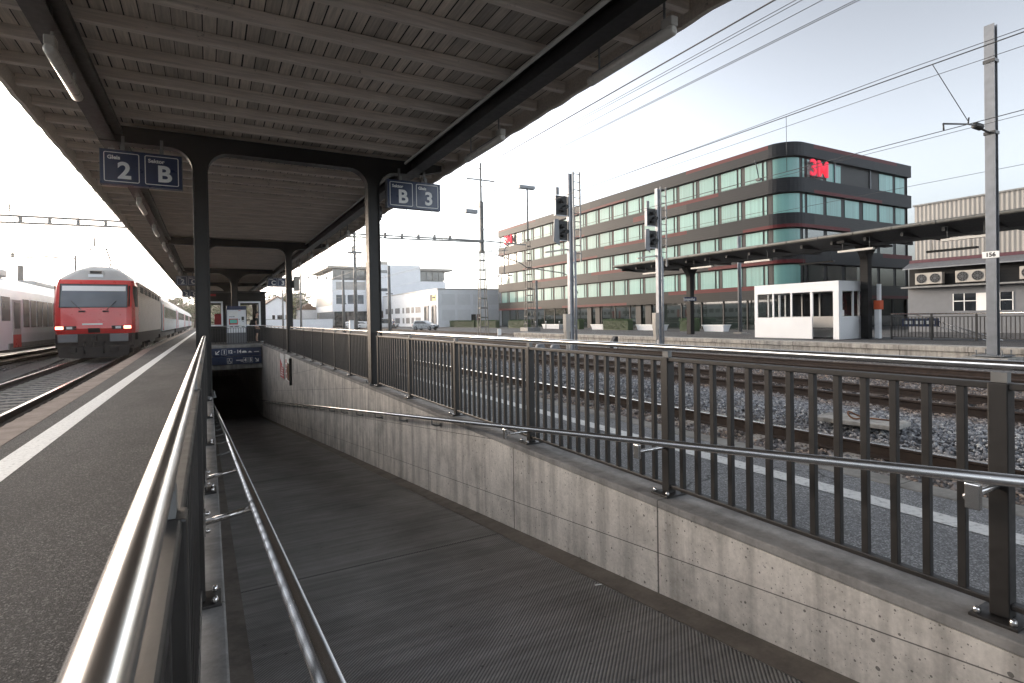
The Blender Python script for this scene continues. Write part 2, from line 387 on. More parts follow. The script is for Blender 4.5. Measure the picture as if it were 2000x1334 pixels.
M['bark'] = simple('bark', (.07,.055,.045), .9, 0, .3, 5, .4)
def corrugated():
    k = N('corrugated_sheet'); p = k.pos(); x = k.xyz(p)
    wv = k.math('SINE', k.math('MULTIPLY', k.math('ADD', x[0], x[1]), 2*math.pi/.29))
    c = k.mix(1, (.27,.26,.245), k.ramp(k.math('MULTIPLY_ADD', wv, .5, .5), [(.1, .88), (.6, 1.03)]), 'MULTIPLY')
    c = k.mix(1, c, k.ramp(k.noise(k.map(p, (1,1,.25)), .8, 5), [(.3, .85), (.7, 1.08)]), 'MULTIPLY')
    k.col(c); k.set(Roughness=.55, Metallic=.15); k.bump(wv, .35, .03); return k.mat
M['corr'] = corrugated()
M['diffuser'] = simple('milky_lamp_cover', (.62,.58,.52), .3, 0, .06, 5)
M['beige'] = simple('beige_enamel', (.42,.385,.34), .55, 0, .1, 3)
M['skin'] = simple('skin', (.45,.28,.21), .55, 0, .08, 12)
M['cloth_black'] = simple('black_cloth', (.016,.016,.018), .85, 0, .2, 9)
M['cloth_blue'] = simple('blue_cloth', (.03,.06,.18), .85, 0, .2, 9)
M['hair'] = simple('dark_hair', (.015,.011,.009), .6, 0, .3, 30)
M['car_white'] = simple('white_car_paint', (.72,.72,.72), .25, 0, .03, 1, 0, .5, .8)
M['car_silver'] = simple('silver_car_paint', (.50,.52,.54), .28, .35, .04, 1, 0, .5, .8)
M['orange'] = simple('orange_enamel', (.62,.10,.03), .45, 0, .08, 4)
M['yellow'] = simple('yellow_print', (.52,.44,.06), .5, 0, .06, 4)
M['screen'] = emit('ticket_screen', (.10,.30,.26), .12, (.03,.08,.07))
M['grey'] = simple('grey_enamel', (.165,.17,.18), .5, 0, .08, 3)
M['roof_tile'] = simple('brown_roof_tile', (.16,.09,.06), .8, 0, .25, 3)
M['purple'] = simple('burgundy_panel', (.075,.010,.022), .5, 0, .1, 2)
M['hill'] = simple('wooded_hill', (.05,.065,.03), .9, 0, .5, .05)
M['porcelain'] = simple('brown_insulator', (.05,.028,.02), .3, 0, .1, 5)
M['rust_metal'] = simple('rusted_iron', (.16,.065,.025), .8, 0, .4, 14, .3)
M['wire'] = simple('copper_wire', (.06,.062,.065), .5, .3, .1, 3)
# ------------------------------------------------------------------ ground, platform, ramp
RX0, RX1 = 0.04, 2.46                     # inner faces of the ramp walls
ramp_z = lambda y: -0.297-0.1115*y
Y_TUN = 31.9
GZ = -0.52
g = MB()
def sheet(mb, x0, x1, y0, y1, z): mb.add([(x0,y0,z),(x1,y0,z),(x1,y1,z),(x0,y1,z)], [(0,1,2,3)])
sheet(g, -700, -.1, -60, 1500, GZ); sheet(g, 2.6, 26.6, -60, 1500, GZ); sheet(g, -.1, 2.6, -60, -4, GZ); sheet(g, -.1, 2.6, 62, 1500, GZ)
sheet(g, 26.6, 900, -60, 1500, GZ)
struct(g.build('ground', M['ballast'], fix=False))
s_ = MB(); sheet(s_, 27.6, 400, -50, 320, -.495); sheet(s_, 22, 27.6, 45, 320, -.499)
struct(s_.build('street', M['street'], fix=False))
def xc(y):                                 # centre line of the left track
    if y < 0: return -3.72
    if y < 30: return -3.72-.58*(y/30)**1.5
    return -4.30-.029*(y-30)*min(1, 1)*0.15
edge = lambda y: xc(y)+1.66
ys = [-14+2*i for i in range(78)]
p = MB()
up = []
for y in ys: up.append([(edge(y)+.32, y, 0), (-.27, y, 0)])
p.grid(up)
ry = [y for y in ys]
p.grid([[(-.27, -14, 0), (2.79, -14, 0)], [(-.27, -3, 0), (2.79, -3, 0)]])
p.grid([[(-.27, Y_TUN+.30, 0), (2.79, Y_TUN+.30, 0)], [(-.27, 140, 0), (2.79, 140, 0)]])
struct(p.build('platform', M['asphalt'], fix=False))
p = MB(); p.grid([[(2.79, y, 0), (4.03, y, 0)] for y in ry]); struct(p.build('platform', M['asphalt_lifted'], fix=False))
e = MB(); e.grid([[(edge(y), y, GZ), (edge(y), y, -.0), (edge(y)+.32, y, .004)] for y in ys])
struct(e.build('platform_edge', M['kerb_warm']))
e = MB(); e.box(4.03, 4.25, -14, 140, GZ, .006)
struct(e.build('platform_edge', M['kerb'], bevel=.012))
e = MB()
e.grid([[(-1.62, y, .004), (-1.40, y, .004)] for y in ys]); struct(e.build('safety_line', M['line'], fix=False))
e = MB(); sheet(e, 3.53, 3.70, -14, 140, .004); struct(e.build('safety_line', M['line'], fix=False))
# ramp floor, gutters, tunnel
f = MB(); yy = [-2.66+.5*i for i in range(72)]
f.grid([[(RX0+.13, y, ramp_z(y)), (RX1-.17, y, ramp_z(y))] for y in yy]); struct(f.build('ramp_floor', M['ramp'], fix=False))
f = MB()
f.grid([[(RX0, y, ramp_z(y)+.012), (RX0+.13, y, ramp_z(y)+.003)] for y in yy]); f.grid([[(RX1-.17, y, ramp_z(y)+.003), (RX1, y, ramp_z(y)+.012)] for y in yy])
f.grid([[(RX0, yy[-1], ramp_z(yy[-1])-.002), (RX1, yy[-1], ramp_z(yy[-1])-.002)], [(RX0, 62, ramp_z(yy[-1])), (RX1, 62, ramp_z(yy[-1]))]])
struct(f.build('ramp_gutter', M['gutter'], fix=False))
def ramp_wall(x0, x1, face, label, wmat):
    t = thing('ramp_wall', label, 'wall', (0,0,0))
    b = MB()
    for y0, y1 in ((-3, 2.6), (2.6, 4.48), (4.48, 11.05), (11.05, 20), (20, Y_TUN+.3)):
        b.box(x0, x1, y0, y1, -4.6, -.035)
    b.build('wall_face', wmat, t)
    c = MB(); o = .014
    c.box(x0-(o if face > 0 else 0), x1+(o if face < 0 else 0), -3, Y_TUN+.3, -.035, .012) if False else c.box(x0, x1, -3, Y_TUN+.3, -.035, .012)
    c.build('coping', M['coping'], t, bevel=.008)
    return t
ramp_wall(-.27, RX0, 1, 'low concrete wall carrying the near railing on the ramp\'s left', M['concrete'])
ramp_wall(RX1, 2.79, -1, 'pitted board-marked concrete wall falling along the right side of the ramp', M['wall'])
t = MB()
t.box(RX0-.05, RX1+.05, Y_TUN, 62, -1.24, -.02); t.box(RX0-.25, RX0, Y_TUN+.31, 62, -4.6, -1.24); t.box(RX1, RX1+.25, Y_TUN+.31, 62, -4.6, -1.24); t.box(RX0-.25, RX1+.25, 60, 60.3, -4.6, -1.24)
struct(t.build('tunnel', M['concrete']))
e = MB(); e.box(-.27, 2.79, Y_TUN-.05, Y_TUN+.30, -.13, .02); struct(e.build('tunnel_lintel', M['kerb'], bevel=.01))
# cigarette end on the ramp
c = MB(); yq = 2.96; c.tube([(2.235, yq, ramp_z(yq)+.007), (2.28, yq-.012, ramp_z(yq)+.0075)], .0045, 8)
tag(c.build('cigarette_end', M['white']), 'small white cigarette end lying on the ribbed ramp floor', 'cigarette end')
# ------------------------------------------------------------------ tracks
def rail_mb(path, z=-.33, gap=None):
    prof = [(-.07,-.165),(.07,-.165),(.07,-.15),(.012,-.13),(.012,-.045),(.036,-.03),(.036,-.006),(.03,0),(-.03,0),(-.036,-.006),(-.036,-.03),(-.012,-.045),(-.012,-.13),(-.07,-.15)]
    m = MB(); n = len(prof); b = 0
    for i, (x, y) in enumerate(path):
        m.v += [(x+px, y, z+pz) for px, pz in prof]
    for i in range(len(path)-1):
        for k in range(n):
            k2 = (k+1) % n; m.cur = 1 if k in (6,7,8) else 0
            m.face((i*n+k, i*n+k2, (i+1)*n+k2, (i+1)*n+k))
    return m
SLEEP = {}
def track(xf, y0, y1, label, shiny=True, sleepers=(0, 40), mat='sleeper', slen=2.5, check=False):
    t = thing('railway_track', label, 'track', (0,0,0), group='tracks through the station')
    pth = [y0+4*i for i in range(int((y1-y0)/4)+1)]
    for sx in (-.755, .755):
        rail_mb([(xf(y)+sx, y) for y in pth]).build('rail', [M['rail_rust'], M['rail_top'] if shiny else M['rail_rust']], t)
    first = None; k = 0
    n = int((y1-y0)/.62); rest = MB()
    for i in range(n):
        y = y0+.62*i+.2
        if sleepers[0] <= y <= sleepers[1] and k < 98:
            if first is None:
                b = MB(); h = slen/2
                b.prism([(-h,-.10),(h,-.10),(h,.0),(.42,.0),(.30,-.03),(-.30,-.03),(-.42,.0),(-h,.0)], 'y', -.12, .12)
                first = b.build('sleeper', M[mat], t); o = first
                o.data.name = 'sleeper'
            else:
                o = first.copy(); COL.objects.link(o); o.parent = t
            o.location = (xf(y), y, -.487+.004*random.random()); o.rotation_euler = (0,0,random.uniform(-.01,.01)); k += 1
        elif y < 130:
            rest.box(xf(y)-slen/2, xf(y)+slen/2, y-.12, y+.12, -.62, -.50)
    if rest.v: o = rest.build('sleeper_row', M[mat], t); o['kind'] = 'stuff'
    return t
track(lambda y: -8.5, -12, 220, 'ballasted track under the white train standing at the far left', True, (26, 34))
track(xc, -12, 220, 'left platform track with bright rails under the red locomotive', True, (7, 34))
track(lambda y: 5.95, -12, 220, 'track beside the right platform edge, its polished rail nearest the railing', True, (-1, 40))
track(lambda y: 11.18, -12, 220, 'second track beyond the railing with two dark rails close to the gravel', False, (-1, 30), 'sleeper_wood')
track(lambda y: 15.9, -12, 220, 'rusty brown track just in front of the signal masts', False, (0, 30), 'sleeper_wood')
track(lambda y: 24.5+.02*(y-45) , 46, 220, 'rusty siding rails running past the end of the far platform', False, (46, 47), 'sleeper_wood')
# loose ballast stones seen through the railing
def stones(name, label, regions, seed):
    rg = np.random.default_rng(seed)
    ico = np.array([(0,0,1),(.894,0,.447),(.276,.851,.447),(-.724,.526,.447),(-.724,-.526,.447),(.276,-.851,.447),(.724,.526,-.447),(-.276,.851,-.447),(-.894,0,-.447),(-.276,-.851,-.447),(.724,-.526,-.447),(0,0,-1)])
    fc = np.array([(0,1,2),(0,2,3),(0,3,4),(0,4,5),(0,5,1),(1,6,2),(2,7,3),(3,8,4),(4,9,5),(5,10,1),(6,7,2),(7,8,3),(8,9,4),(9,10,5),(10,6,1),(11,7,6),(11,8,7),(11,9,8),(11,10,9),(11,6,10)])
    V = []; F = []; b = 0
    for x0, x1, y0, y1, dens, zf in regions:
        n = int((x1-x0)*(y1-y0)*dens)
        for _ in range(n):
            x, y = rg.uniform(x0, x1), rg.uniform(y0, y1); s = rg.uniform(.014, .030)*(1+.5*(rg.random() < .12))
            v = ico*rg.uniform(.62, 1.25, (12,1)); v = v*np.array([1, rg.uniform(.6,1), rg.uniform(.5,.85)])
            a, c = rg.uniform(0, 6.28), rg.uniform(-.7, .7)
            v = v@np.array([[math.cos(a),-math.sin(a),0],[math.sin(a),math.cos(a),0],[0,0,1]]).T@np.array([[1,0,0],[0,math.cos(c),-math.sin(c)],[0,math.sin(c),math.cos(c)]]).T
            V.append(v*s+np.array([x, y, zf(x, y)+s*rg.uniform(-.1,.6)])); F.append(fc+b); b += 12
    V = np.concatenate(V); F = np.concatenate(F)
    me = bpy.data.meshes.new(name); me.from_pydata(V.tolist(), [], F.tolist()); me.materials.append(M['stone'])
    o = bpy.data.objects.new(name, me); COL.objects.link(o); return tag(o, label, 'gravel', kind='stuff')
heap = lambda x, y: GZ+.03+.10*math.exp(-((x-8.4)/.9)**2)
flat = lambda x, y: GZ+.02
stones('gravel', 'grey broken stone heaped between the tracks beyond the railing',
       [(6.78, 10.3, 1.2, 8, 680, heap), (6.78, 10.3, 8, 16, 400, heap), (6.78, 10.3, 16, 26, 150, heap), (4.28, 6.6, .4, 10, 420, flat), (10.6, 15, 2.5, 14, 160, flat), (-7.4, -5.0, 13, 30, 70, flat)], 3)
b = MB(); b.grid([[(x, y, heap(x, y)-.02) for x in np.linspace(6.8, 10.3, 10)] for y in (0, 8, 20, 40, 80)]); struct(b.build('ballast_bank', M['ballast'], fix=False))
# cable slab with a rusty shackle, strip of asphalt between the left tracks, small track gear
t = thing('cable_slab', 'flat concrete cable slab with a rusty iron hook lying on the gravel', 'slab', (7.80, 4.30, -.315), R(8))
b = MB(); b.cb(0, 0, 0, .52, 1.02, .06); b.build('slab', M['concrete'], t, bevel=.01)
b = MB(); b.tube([(-.05+.13*math.cos(a)*.9, .0+.13*math.sin(a), .05+.07*math.sin(a)**2) for a in np.linspace(-.4, 3.6, 14)], .012, 8); b.tube([(.05,-.1,.045),(.12,-.42,.04)], .010, 8); b.build('shackle', M['rust_metal'], t)
b = MB(); b.prism([(-5.05,7),(-5.15,16),(-5.3,21),(-5.65,26.5),(-6.25,34.5),(-6.7,35.6),(-6.75,31),(-6.45,24),(-6.35,14),(-6.3,7)], "z", GZ, -.455)
struct(b.build('service_path', M['street'], bevel=.02))
# ------------------------------------------------------------------ platform canopy
CT = thing('platform_canopy', 'dark timber-boarded platform canopy on steel frames overhead', 'canopy', (0,0,0))
XL, XR, Y0C, Y1C = -2.04, 4.16, -3.0, 66.5
b = MB(); b.box(XL, XR, Y0C, Y1C, 4.235, 4.26); b.build('roof_boards', M['boards'], CT)
first = None; k = 0; y = 6.65-.7*13
while y < 66 and k < 99:
    if first is None:
        b = MB(); b.box(XL+.05, XR-.05, -.042, .042, 0, .125); first = b.build('rafter', M['rafter'], CT, bevel=.006); o = first
    else:
        o = first.copy(); COL.objects.link(o); o.parent = CT
    o.location = (0, y, 4.108+random.uniform(-.004,.004)); o.rotation_euler = (0, random.uniform(-.002,.002), 0); y += .7; k += 1
for x0, x1, nm in ((XL-.03, XL+.025, 'fascia'), (XR-.025, XR+.03, 'fascia')):
    b = MB()
    yy = Y0C; b.grid([[(x0, y, 4.02+.012*math.sin(y*9)*math.sin(y*2.3)), (x1, y, 4.02+.012*math.sin(y*9)*math.sin(y*2.3)), (x1, y, 4.29), (x0, y, 4.29)] for y in np.arange(Y0C, Y1C, .12)], close=True)
    b.build(nm, M['rafter'], CT)
def ibeam(xc_, z0, z1, wd, y0, y1):
    b = MB(); t_ = .018
    b.box(xc_-wd/2, xc_+wd/2, y0, y1, z0, z0+t_); b.box(xc_-wd/2, xc_+wd/2, y0, y1, z1-t_, z1); b.box(xc_-.012, xc_+.012, y0, y1, z0+t_, z1-t_)
    return b
ibeam(-1.24, 3.86, 4.105, .20, Y0C, Y1C).build('purlin', M['col_paint'], CT)
ibeam(3.36, 3.86, 4.105, .22, Y0C, Y1C).build('purlin', M['col_paint'], CT)
b = MB(); b.tube([(3.235, Y0C, 4.06), (3.235, Y1C, 4.06)], .022, 8); b.build('conduit_pipe', M['beige'], CT)
b = MB(); b.cb(-1.10, 30, 4.0, .10, 64, .07); b.build('cable_tray', M['col_paint'], CT)
def arc(cx, cz, r, a0, a1, n=9): return [(cx+r*math.cos(a), cz+r*math.sin(a)) for a in np.linspace(a0, a1, n)]
PI = math.pi
def frame(y, cols, rk, hw):
    zb, zt = 3.86, 4.10
    o = [(-1.34, zt), (-1.34, zb-.01)]
    xs = sorted(cols); cur = None
    for i, cx in enumerate(xs):
        o += arc(cx-hw-rk, zb-rk, rk, PI/2, 0)[0:]
        o += [(cx-hw, zb-rk-.02), (cx+hw, zb-rk-.02)]
        o += arc(cx+hw+rk, zb-rk, rk, PI, PI/2)
    o += [(3.55, zb+.02), (3.95, zb+.13), (3.95, zt)]
    b = MB(); b.prism(o, 'y', y-.075, y+.075); 
    # flanges: a wider strip following the underside
    und = o[1:-2]
    b.grid([[(q[0], y-.11, q[1]-.008), (q[0], y+.11, q[1]-.008), (q[0], y+.11, q[1]+.012), (q[0], y-.11, q[1]+.012)] for q in und[:1+9]], close=True)
    n_ = 1+9
    for i in range(len(xs)):
        s0 = 1+i*(9+2+9)+9+2
        seg = und[s0:s0+9] + ([und[s0+9]] if s0+9 < len(und) else [])
        b.grid([[(q[0], y-.11, q[1]-.008), (q[0], y+.11, q[1]-.008), (q[0], y+.11, q[1]+.012), (q[0], y-.11, q[1]+.012)] for q in seg], close=True)
        if i < len(xs)-1:
            seg = und[s0+9:s0+18]; b.grid([[(q[0], y-.11, q[1]-.008), (q[0], y+.11, q[1]-.008), (q[0], y+.11, q[1]+.012), (q[0], y-.11, q[1]+.012)] for q in seg], close=True)
    fb = b.build('cross_beam', M['col_paint'], CT)
    for cx in xs:
        b = MB(); zz = zb-rk+.06
        b.box(cx-hw, cx-hw+.022, y-.115, y+.115, .012, zz); b.box(cx+hw-.022, cx+hw, y-.115, y+.115, .012, zz); b.box(cx-hw+.022, cx+hw-.022, y-.09, y+.03, .012, zz-.003)
        c = b.build('column', M['col_paint'], CT, bevel=.004)
        b = MB(); b.cb(cx, y, .020, 2*hw+.1, .36, .022)
        for sx in (-1, 1):
            for sy in (-1, 1): b.lathe([(.014,0),(.014,.022),(.009,.03),(.009,.055)], (cx+sx*(hw+.025), y+sy*.15, .031), 8)
        b.build('base_plate', M['galv_dark'], c)
for y in (-2.0, 9.92, 21.8): frame(y, (-.07, 2.63), .30, .105)
for y in (33.7, 45.6, 57.5): frame(y, (1.28,), .70, .16)
# ------------------------------------------------------------------ fluorescent lamps
def lamp(label, x, y, z):
    t = thing('tube_lamp', label, 'lamp', (x, y, z), 0, 'tube lamps under the platform canopy')
    b = MB(); b.tube([(0,-.62,0),(0,-.60,0),(0,.60,0),(0,.62,0)], [.03,.052,.052,.03], 14); b.build('diffuser', M['diffuser'], t)
    b = MB(); b.cb(0, -.56, .075, .085, .13, .09); b.build('ballast_box', M['beige'], t, bevel=.01)
    b = MB(); b.cb(0, 0, .052, .05, 1.1, .014); b.build('housing', M['grey'], t)
    for s_y in (-.5, .45):
        b = MB(); b.tube([(0, s_y, .06), (0, s_y, 4.105-z-.02), (.0, s_y, 4.105-z)], .011, 8); b.build('hanger_rod', M['galv_dark'], t)
    return t
L0 = lamp('nearest milky tube lamp hanging top left before the blue 2 B sign', -1.20, 6.92, 3.66)
for i in range(1, 14): dup(L0, (-1.20, 6.92+3.62*i, 3.66), label='tube lamp %s in the left row behind the blue 2 B sign' % ['first, half hidden','second','third','fourth','fifth','sixth','seventh','eighth','ninth','tenth','eleventh','twelfth','farthest'][i-1])
for i in range(0, 15): dup(L0, (3.67, 4.2+3.25*i, 3.72), label='tube lamp %s along the right edge of the canopy' % ['nearest the viewer','second','third','fourth','fifth','sixth','seventh','eighth','ninth','tenth','eleventh','twelfth','thirteenth','fourteenth','farthest'][i])
# ------------------------------------------------------------------ hanging signs
def rrect(w_, h_, r, n=5):
    pts = []
    for cx, cz, a in ((w_/2-r, h_/2-r, 0), (-w_/2+r, h_/2-r, PI/2), (-w_/2+r, -h_/2+r, PI), (w_/2-r, -h_/2+r, 1.5*PI)):
        pts += [(cx+r*math.cos(a+i*PI/2/n), cz+r*math.sin(a+i*PI/2/n)) for i in range(n+1)]
    return pts
def outline(mb, cx, cz, y, w_, h_, r, t_):
    a = rrect(w_, h_, r); c = rrect(w_-2*t_, h_-2*t_, max(.004, r-t_)); n = len(a); b0 = len(mb.v)
    mb.v += [(cx+q[0], y, cz+q[1]) for q in a] + [(cx+q[0], y, cz+q[1]) for q in c]
    for i in range(n): j = (i+1) % n; mb.face((b0+i, b0+j, b0+n+j, b0+n+i))
def hang_sign(label, x, y, z, cells, top=None):
    t = thing('platform_sign', label, 'sign', (x, y, z), 0, 'blue platform number signs')
    b = MB(); b.cb(0, 0, 0, 1.0, .13, .50); b.build('panel', M['blue'], t, bevel=.006)
    for q in (-.503, .503): b = MB(); b.cb(q, 0, 0, .006, .135, .505); b.build('end_trim', M['galv'], t)
    for i, (cap, big) in enumerate(cells):
        cx = -.245+.49*i
        m = MB(); outline(m, cx, -.0, -.0672, .425, .425, .025, .011); m.build('number_frame', M['white'], t, fix=False)
        text_mesh(cap, .075, 'caption', M['white'], t, (cx-.17, -.067, .135), bold=.0025, align='LEFT')
        text_mesh(big, .33, 'number', M['white'], t, (cx+.03, -.067, -.055), bold=.010)
    for sx in (-.24, .24):
        b = MB(); b.cb(sx, 0, .285, .05, .05, .09); b.cb(sx, .07, .40, .04, .03, .18); b.cb(sx, .04, .33, .04, .12, .03); b.build('bracket', M['galv_dark'], t)
    return t
hang_sign('large blue sign reading Gleis 2 Sektor B above the left platform', -.807, 9.72, 3.438, (('Gleis','2'),('Sektor','B')))
hang_sign('blue sign reading Sektor B Gleis 3 on the right of the second column', 3.335, 9.72, 3.445, (('Sektor','B'),('Gleis','3')))
hang_sign('small distant blue sign reading C 3 over the man with the backpack', 3.44, 33.45, 3.40, (('Sektor','C'),('Gleis','3')))
hang_sign('distant blue sign with a 2 half hidden behind the left column', -.92, 33.45, 3.40, (('Gleis','2'),('Sektor','C')))
hang_sign('farthest blue sign with a 2, lower behind the left column', -1.10, 45.35, 3.30, (('Gleis','2'),('Sektor','C')))
# ------------------------------------------------------------------ ramp railings
def ramp_railing(label, x, y0, y1, posts, side, hx=0.0):
    t = thing('ramp_railing', label, 'railing', (x, 0, .012))
    b = MB(); b.tube([(hx, y0, .958), (hx, y0+.01, .958), (hx, y1-.01, .958), (hx, y1, .958)], .0195, 20); b.build('handrail', M['inox'], t)
    b = MB(); b.box(-.025, .025, y0+.02, y1-.02, .868, .893); b.build('top_bar', M['rail_paint'], t, bevel=.004)
    b = MB(); b.box(-.02, .02, y0+.02, y1-.02, .045, .068); b.build('bottom_bar', M['rail_paint'], t, bevel=.004)
    for py in posts:
        b = MB(); b.box(-.031, .031, py-.031, py+.031, .012, .8935); p_ = b.build('post', M['rail_paint'], t, bevel=.004)
        b = MB(); b.cb(hx*.5, py, .913, .034, .05, .038); b.build('stub', M['galv_dark'], p_)
        b = MB(); b.box(-.09, .09, py-.075, py+.075, 0, .012); b.cur = 1
        for sx in (-1, 1):
            for sy in (-1, 1): b.lathe([(.013,0),(.013,.012),(.011,.02),(.005,.026)], (sx*.067, py+sy*.055, .012), 10)
        b.build('base_plate', [M['rail_paint'], M['inox']], p_, bevel=.002)
    first = None; pp = sorted(list(posts)+[y0-.02, y1+.02])
    for a, c in zip(pp, pp[1:]):
        n = int(round((c-a)/.125))
        for i in range(1, n):
            yb = a+(c-a)*i/n
            if yb < y0+.06 or yb > y1-.06: continue
            if first is None:
                q = MB(); q.box(-.0145, .0145, -.0145, .0145, .06, .875); first = q.build('baluster', M['rail_paint'], t, bevel=.002); o = first
            else: o = first.copy(); COL.objects.link(o); o.parent = t
            o.location = (0, yb, 0)
    return t
ramp_railing('nearest right-hand ramp railing with dark balusters and steel handrail', 2.62, -.9, 9.74, (-.8, .93, 2.66, 4.42, 6.17, 7.90, 9.62), 1)
ramp_railing('middle stretch of the right ramp railing beyond the front column', 2.62, 10.12, 21.62, [10.2+1.62*i for i in range(8)], 1)
ramp_railing('far stretch of the right ramp railing next to the red wall posters', 2.62, 22.0, 31.9, [22.1+1.62*i for i in range(7)], 1)
ramp_railing('nearest railing at lower left with a thick shining handrail', -.063, -.5, 9.70, (-.4, .93, 2.64, 4.35, 6.05, 7.75, 9.45), -1, .001)
ramp_railing('far left ramp railing hidden behind the front left column', -.063, 10.14, 21.6, [10.3+1.6*i for i in range(8)], -1)
t = thing('ramp_end_railing', 'short railing across the end of the ramp before the ticket machine', 'railing', (0, 32.02, .02))
b = MB(); b.tube([(-.05,0,.97),(2.58,0,.97)], .021, 10); b.build('handrail', M['inox'], t)
b = MB(); b.box(-.05, 2.58, -.015, .015, .86, .885); b.box(-.05, 2.58, -.015, .015, .06, .085); b.build('top_bar', M['rail_paint'], t)
for i in range(22):
    b = MB(); b.cb(.06+.118*i, 0, .47, .022, .022, .79); b.build('baluster', M['rail_paint'], t)
for x in (-.06, 2.60):
    b = MB(); b.box(x-.03, x+.03, -.03, .03, 0, .96); b.build('post', M['rail_paint'], t)
# sloping handrails of the ramp
hz = lambda y: .70-.1145*y
t = thing('ramp_handrail', 'steel handrail sloping down along the right concrete wall', 'handrail', (0,0,0))
b = MB(); b.tube([(2.34, -.6, hz(-.6)), (2.34, 31.5, hz(31.5))], .021, 18); b.build('tube', M['inox'], t)
for py in (-.8+1.73, 2.66, 4.42):
    zb = hz(py)-.075
    b = MB(); b.tube([(2.59, py, zb), (2.335, py, zb)], .0125, 10); b.box(2.322, 2.346, py-.045, py+.0, zb-.035, zb+.055); b.build('bracket', M['inox'], t, bevel=.004)
for py in [6.3+1.3*i for i in range(19)]:
    zb = hz(py)-.075
    b = MB(); b.tube([(2.455, py, zb-.02), (2.40, py, zb-.02), (2.345, py, zb), (2.34, py, zb+.055)], .009, 8); b.lathe([(.028,0),(.028,.006)], (2.452, py, zb-.02), 10, 'x'); b.build('bracket', M['galv_dark'], t)
t = thing('ramp_handrail', 'steel handrail sloping down along the left side of the ramp', 'handrail', (0,0,0))
b = MB(); b.tube([(.16, -.6, hz(-.6)), (.16, 31.5, hz(31.5))], .0225, 18); b.build('tube', M['inox'], t)
for py in (.93, 2.64, 4.05):
    zb = hz(py)-.055
    b = MB(); b.tube([(-.03, py, zb), (.158, py, zb+.03)], .0135, 12); b.cb(-.032, py, zb, .012, .06, .10)
    for s in (-1, 1): b.lathe([(.010,0),(.010,.012),(.006,.018)], (-.026, py, zb+s*.036), 8, 'x')
    b.build('bracket', M['inox'], t)
for py in [5.9+1.35*i for i in range(19)]:
    zb = hz(py)-.075
    b = MB(); b.tube([(.045, py, zb-.02), (.10, py, zb-.02), (.155, py, zb), (.16, py, zb+.055)], .009, 8); b.build('bracket', M['galv_dark'], t)
# ------------------------------------------------------------------ tunnel sign, posters, ticket machine, person, waiting room
def arrow(mb, cx, cz, y, s, dx):
    # diagonal arrow pointing down and to dx
    a = lambda u, v: (cx+dx*u*s, y, cz+v*s)
    mb.add([a(-.5,.36), a(-.36,.5), a(.36,-.22), a(.22,-.36)], [(0,1,2,3)])
    mb.add([a(.5,-.5), a(.5,.3), a(.3,.3), a(.3,-.3), a(-.3,-.3), a(-.3,-.5)], [(0,1,2,3),(0,3,4,5)])
t = thing('wayfinding_sign', 'long blue direction sign with white arrows across the tunnel mouth', 'sign', (1.26, 31.80, 0)); t.scale = (.905, 1, 1)
b = MB(); b.box(-1.30, 1.28, -.05, .04, -.555, -.14); b.build('upper_panel', M['blue'], t, bevel=.008)
b = MB(); b.box(-1.30, 1.28, -.05, .04, -.99, -.575); b.build('lower_panel', M['blue'], t, bevel=.008)
m = MB(); arrow(m, -.98, -.355, -.053, .22, -1); arrow(m, 1.02, -.785, -.053, .20, 1); m.build('arrow', M['white'], t, fix=False)
m = MB(); outline(m, -.66, -.35, -.053, .26, .28, .02, .012); outline(m, -.46+.08, -.80, -.053, .26, .28, .02, .012); outline(m, .42, -.78, -.053, .22, .26, .02, .01); outline(m, .70, -.78, -.053, .22, .26, .02, .01); m.build('number_frame', M['white'], t, fix=False)
for s_, x, z in (('1', -.64, -.35), ('12', -.345, -.34), ('14', .10, -.34), ('4', .42, -.785), ('5', .70, -.785)): text_mesh(s_, .24, 'number', M['white'], t, (x, -.053, z), bold=.008)
m = MB(); m.box(-.165, -.07, -.054, -.052, -.36, -.335)
m.prism([(.26,-.40),(.26,-.35),(.31,-.30),(.44,-.30),(.50,-.35),(.50,-.40)], 'y', -.054, -.052)
m.prism([(.55,-.39),(.66,-.31),(.80,-.39),(.72,-.40)], 'y', -.054, -.052); m.box(.88, 1.14, -.054, -.052, -.385, -.345)
m.box(-.05, .32, -.054, -.052, -.80, -.765); m.box(.18, .32, -.054, -.052, -.86, -.84)
m.build('pictogram', M['white'], t)
m = MB(); m.lathe([(.026,0),(.026,.002)], (-.39, -.054, -.715), 10, 'y'); m.tube([(-.39,-.053,-.745),(-.38,-.053,-.82),(-.32,-.053,-.825),(-.29,-.053,-.89)], .014, 6)
m.tube([(-.39+.075*math.cos(a), -.053, -.845+.075*math.sin(a)) for a in np.linspace(1.9, 6.0, 12)], .010, 6); m.build('wheelchair_symbol', M['white'], t)
# posters on the right ramp wall
t = thing('wall_poster', 'white and red poster on the right ramp wall, farther of two', 'poster', (2.445, 22.7, -.53))
b = MB(); b.box(-.012, .010, -.62, .62, -.45, .47); b.build('sheet', M['white'], t)
b = MB(); b.prism([(-.60,-.44),(.60,-.44),(.60,.26),(-.25,.02),(-.60,-.06)], 'x', -.016, -.0125); b.build('red_field', M['red_sign'], t)
m = MB()
for i in range(5): m.box(-.0175, -.0165, .0-.42+.02*i, .5-.1*i, -.36+.09*i, -.32+.09*i)
m.build('print_line', M['white'], t)
t = thing('wall_poster', 'white poster with a picture on the right ramp wall, nearer of two', 'poster', (2.445, 20.95, -.46))
b = MB(); b.box(-.012, .010, -.62, .62, -.47, .45); b.build('sheet', M['white'], t)
b = MB(); b.prism([(-.55,-.44),(.20,-.44),(.30,-.05),(.05,.18),(-.40,.15),(-.55,.0)], 'x', -.016, -.0125); b.build('picture', M['rust_metal'], t)
b = MB()
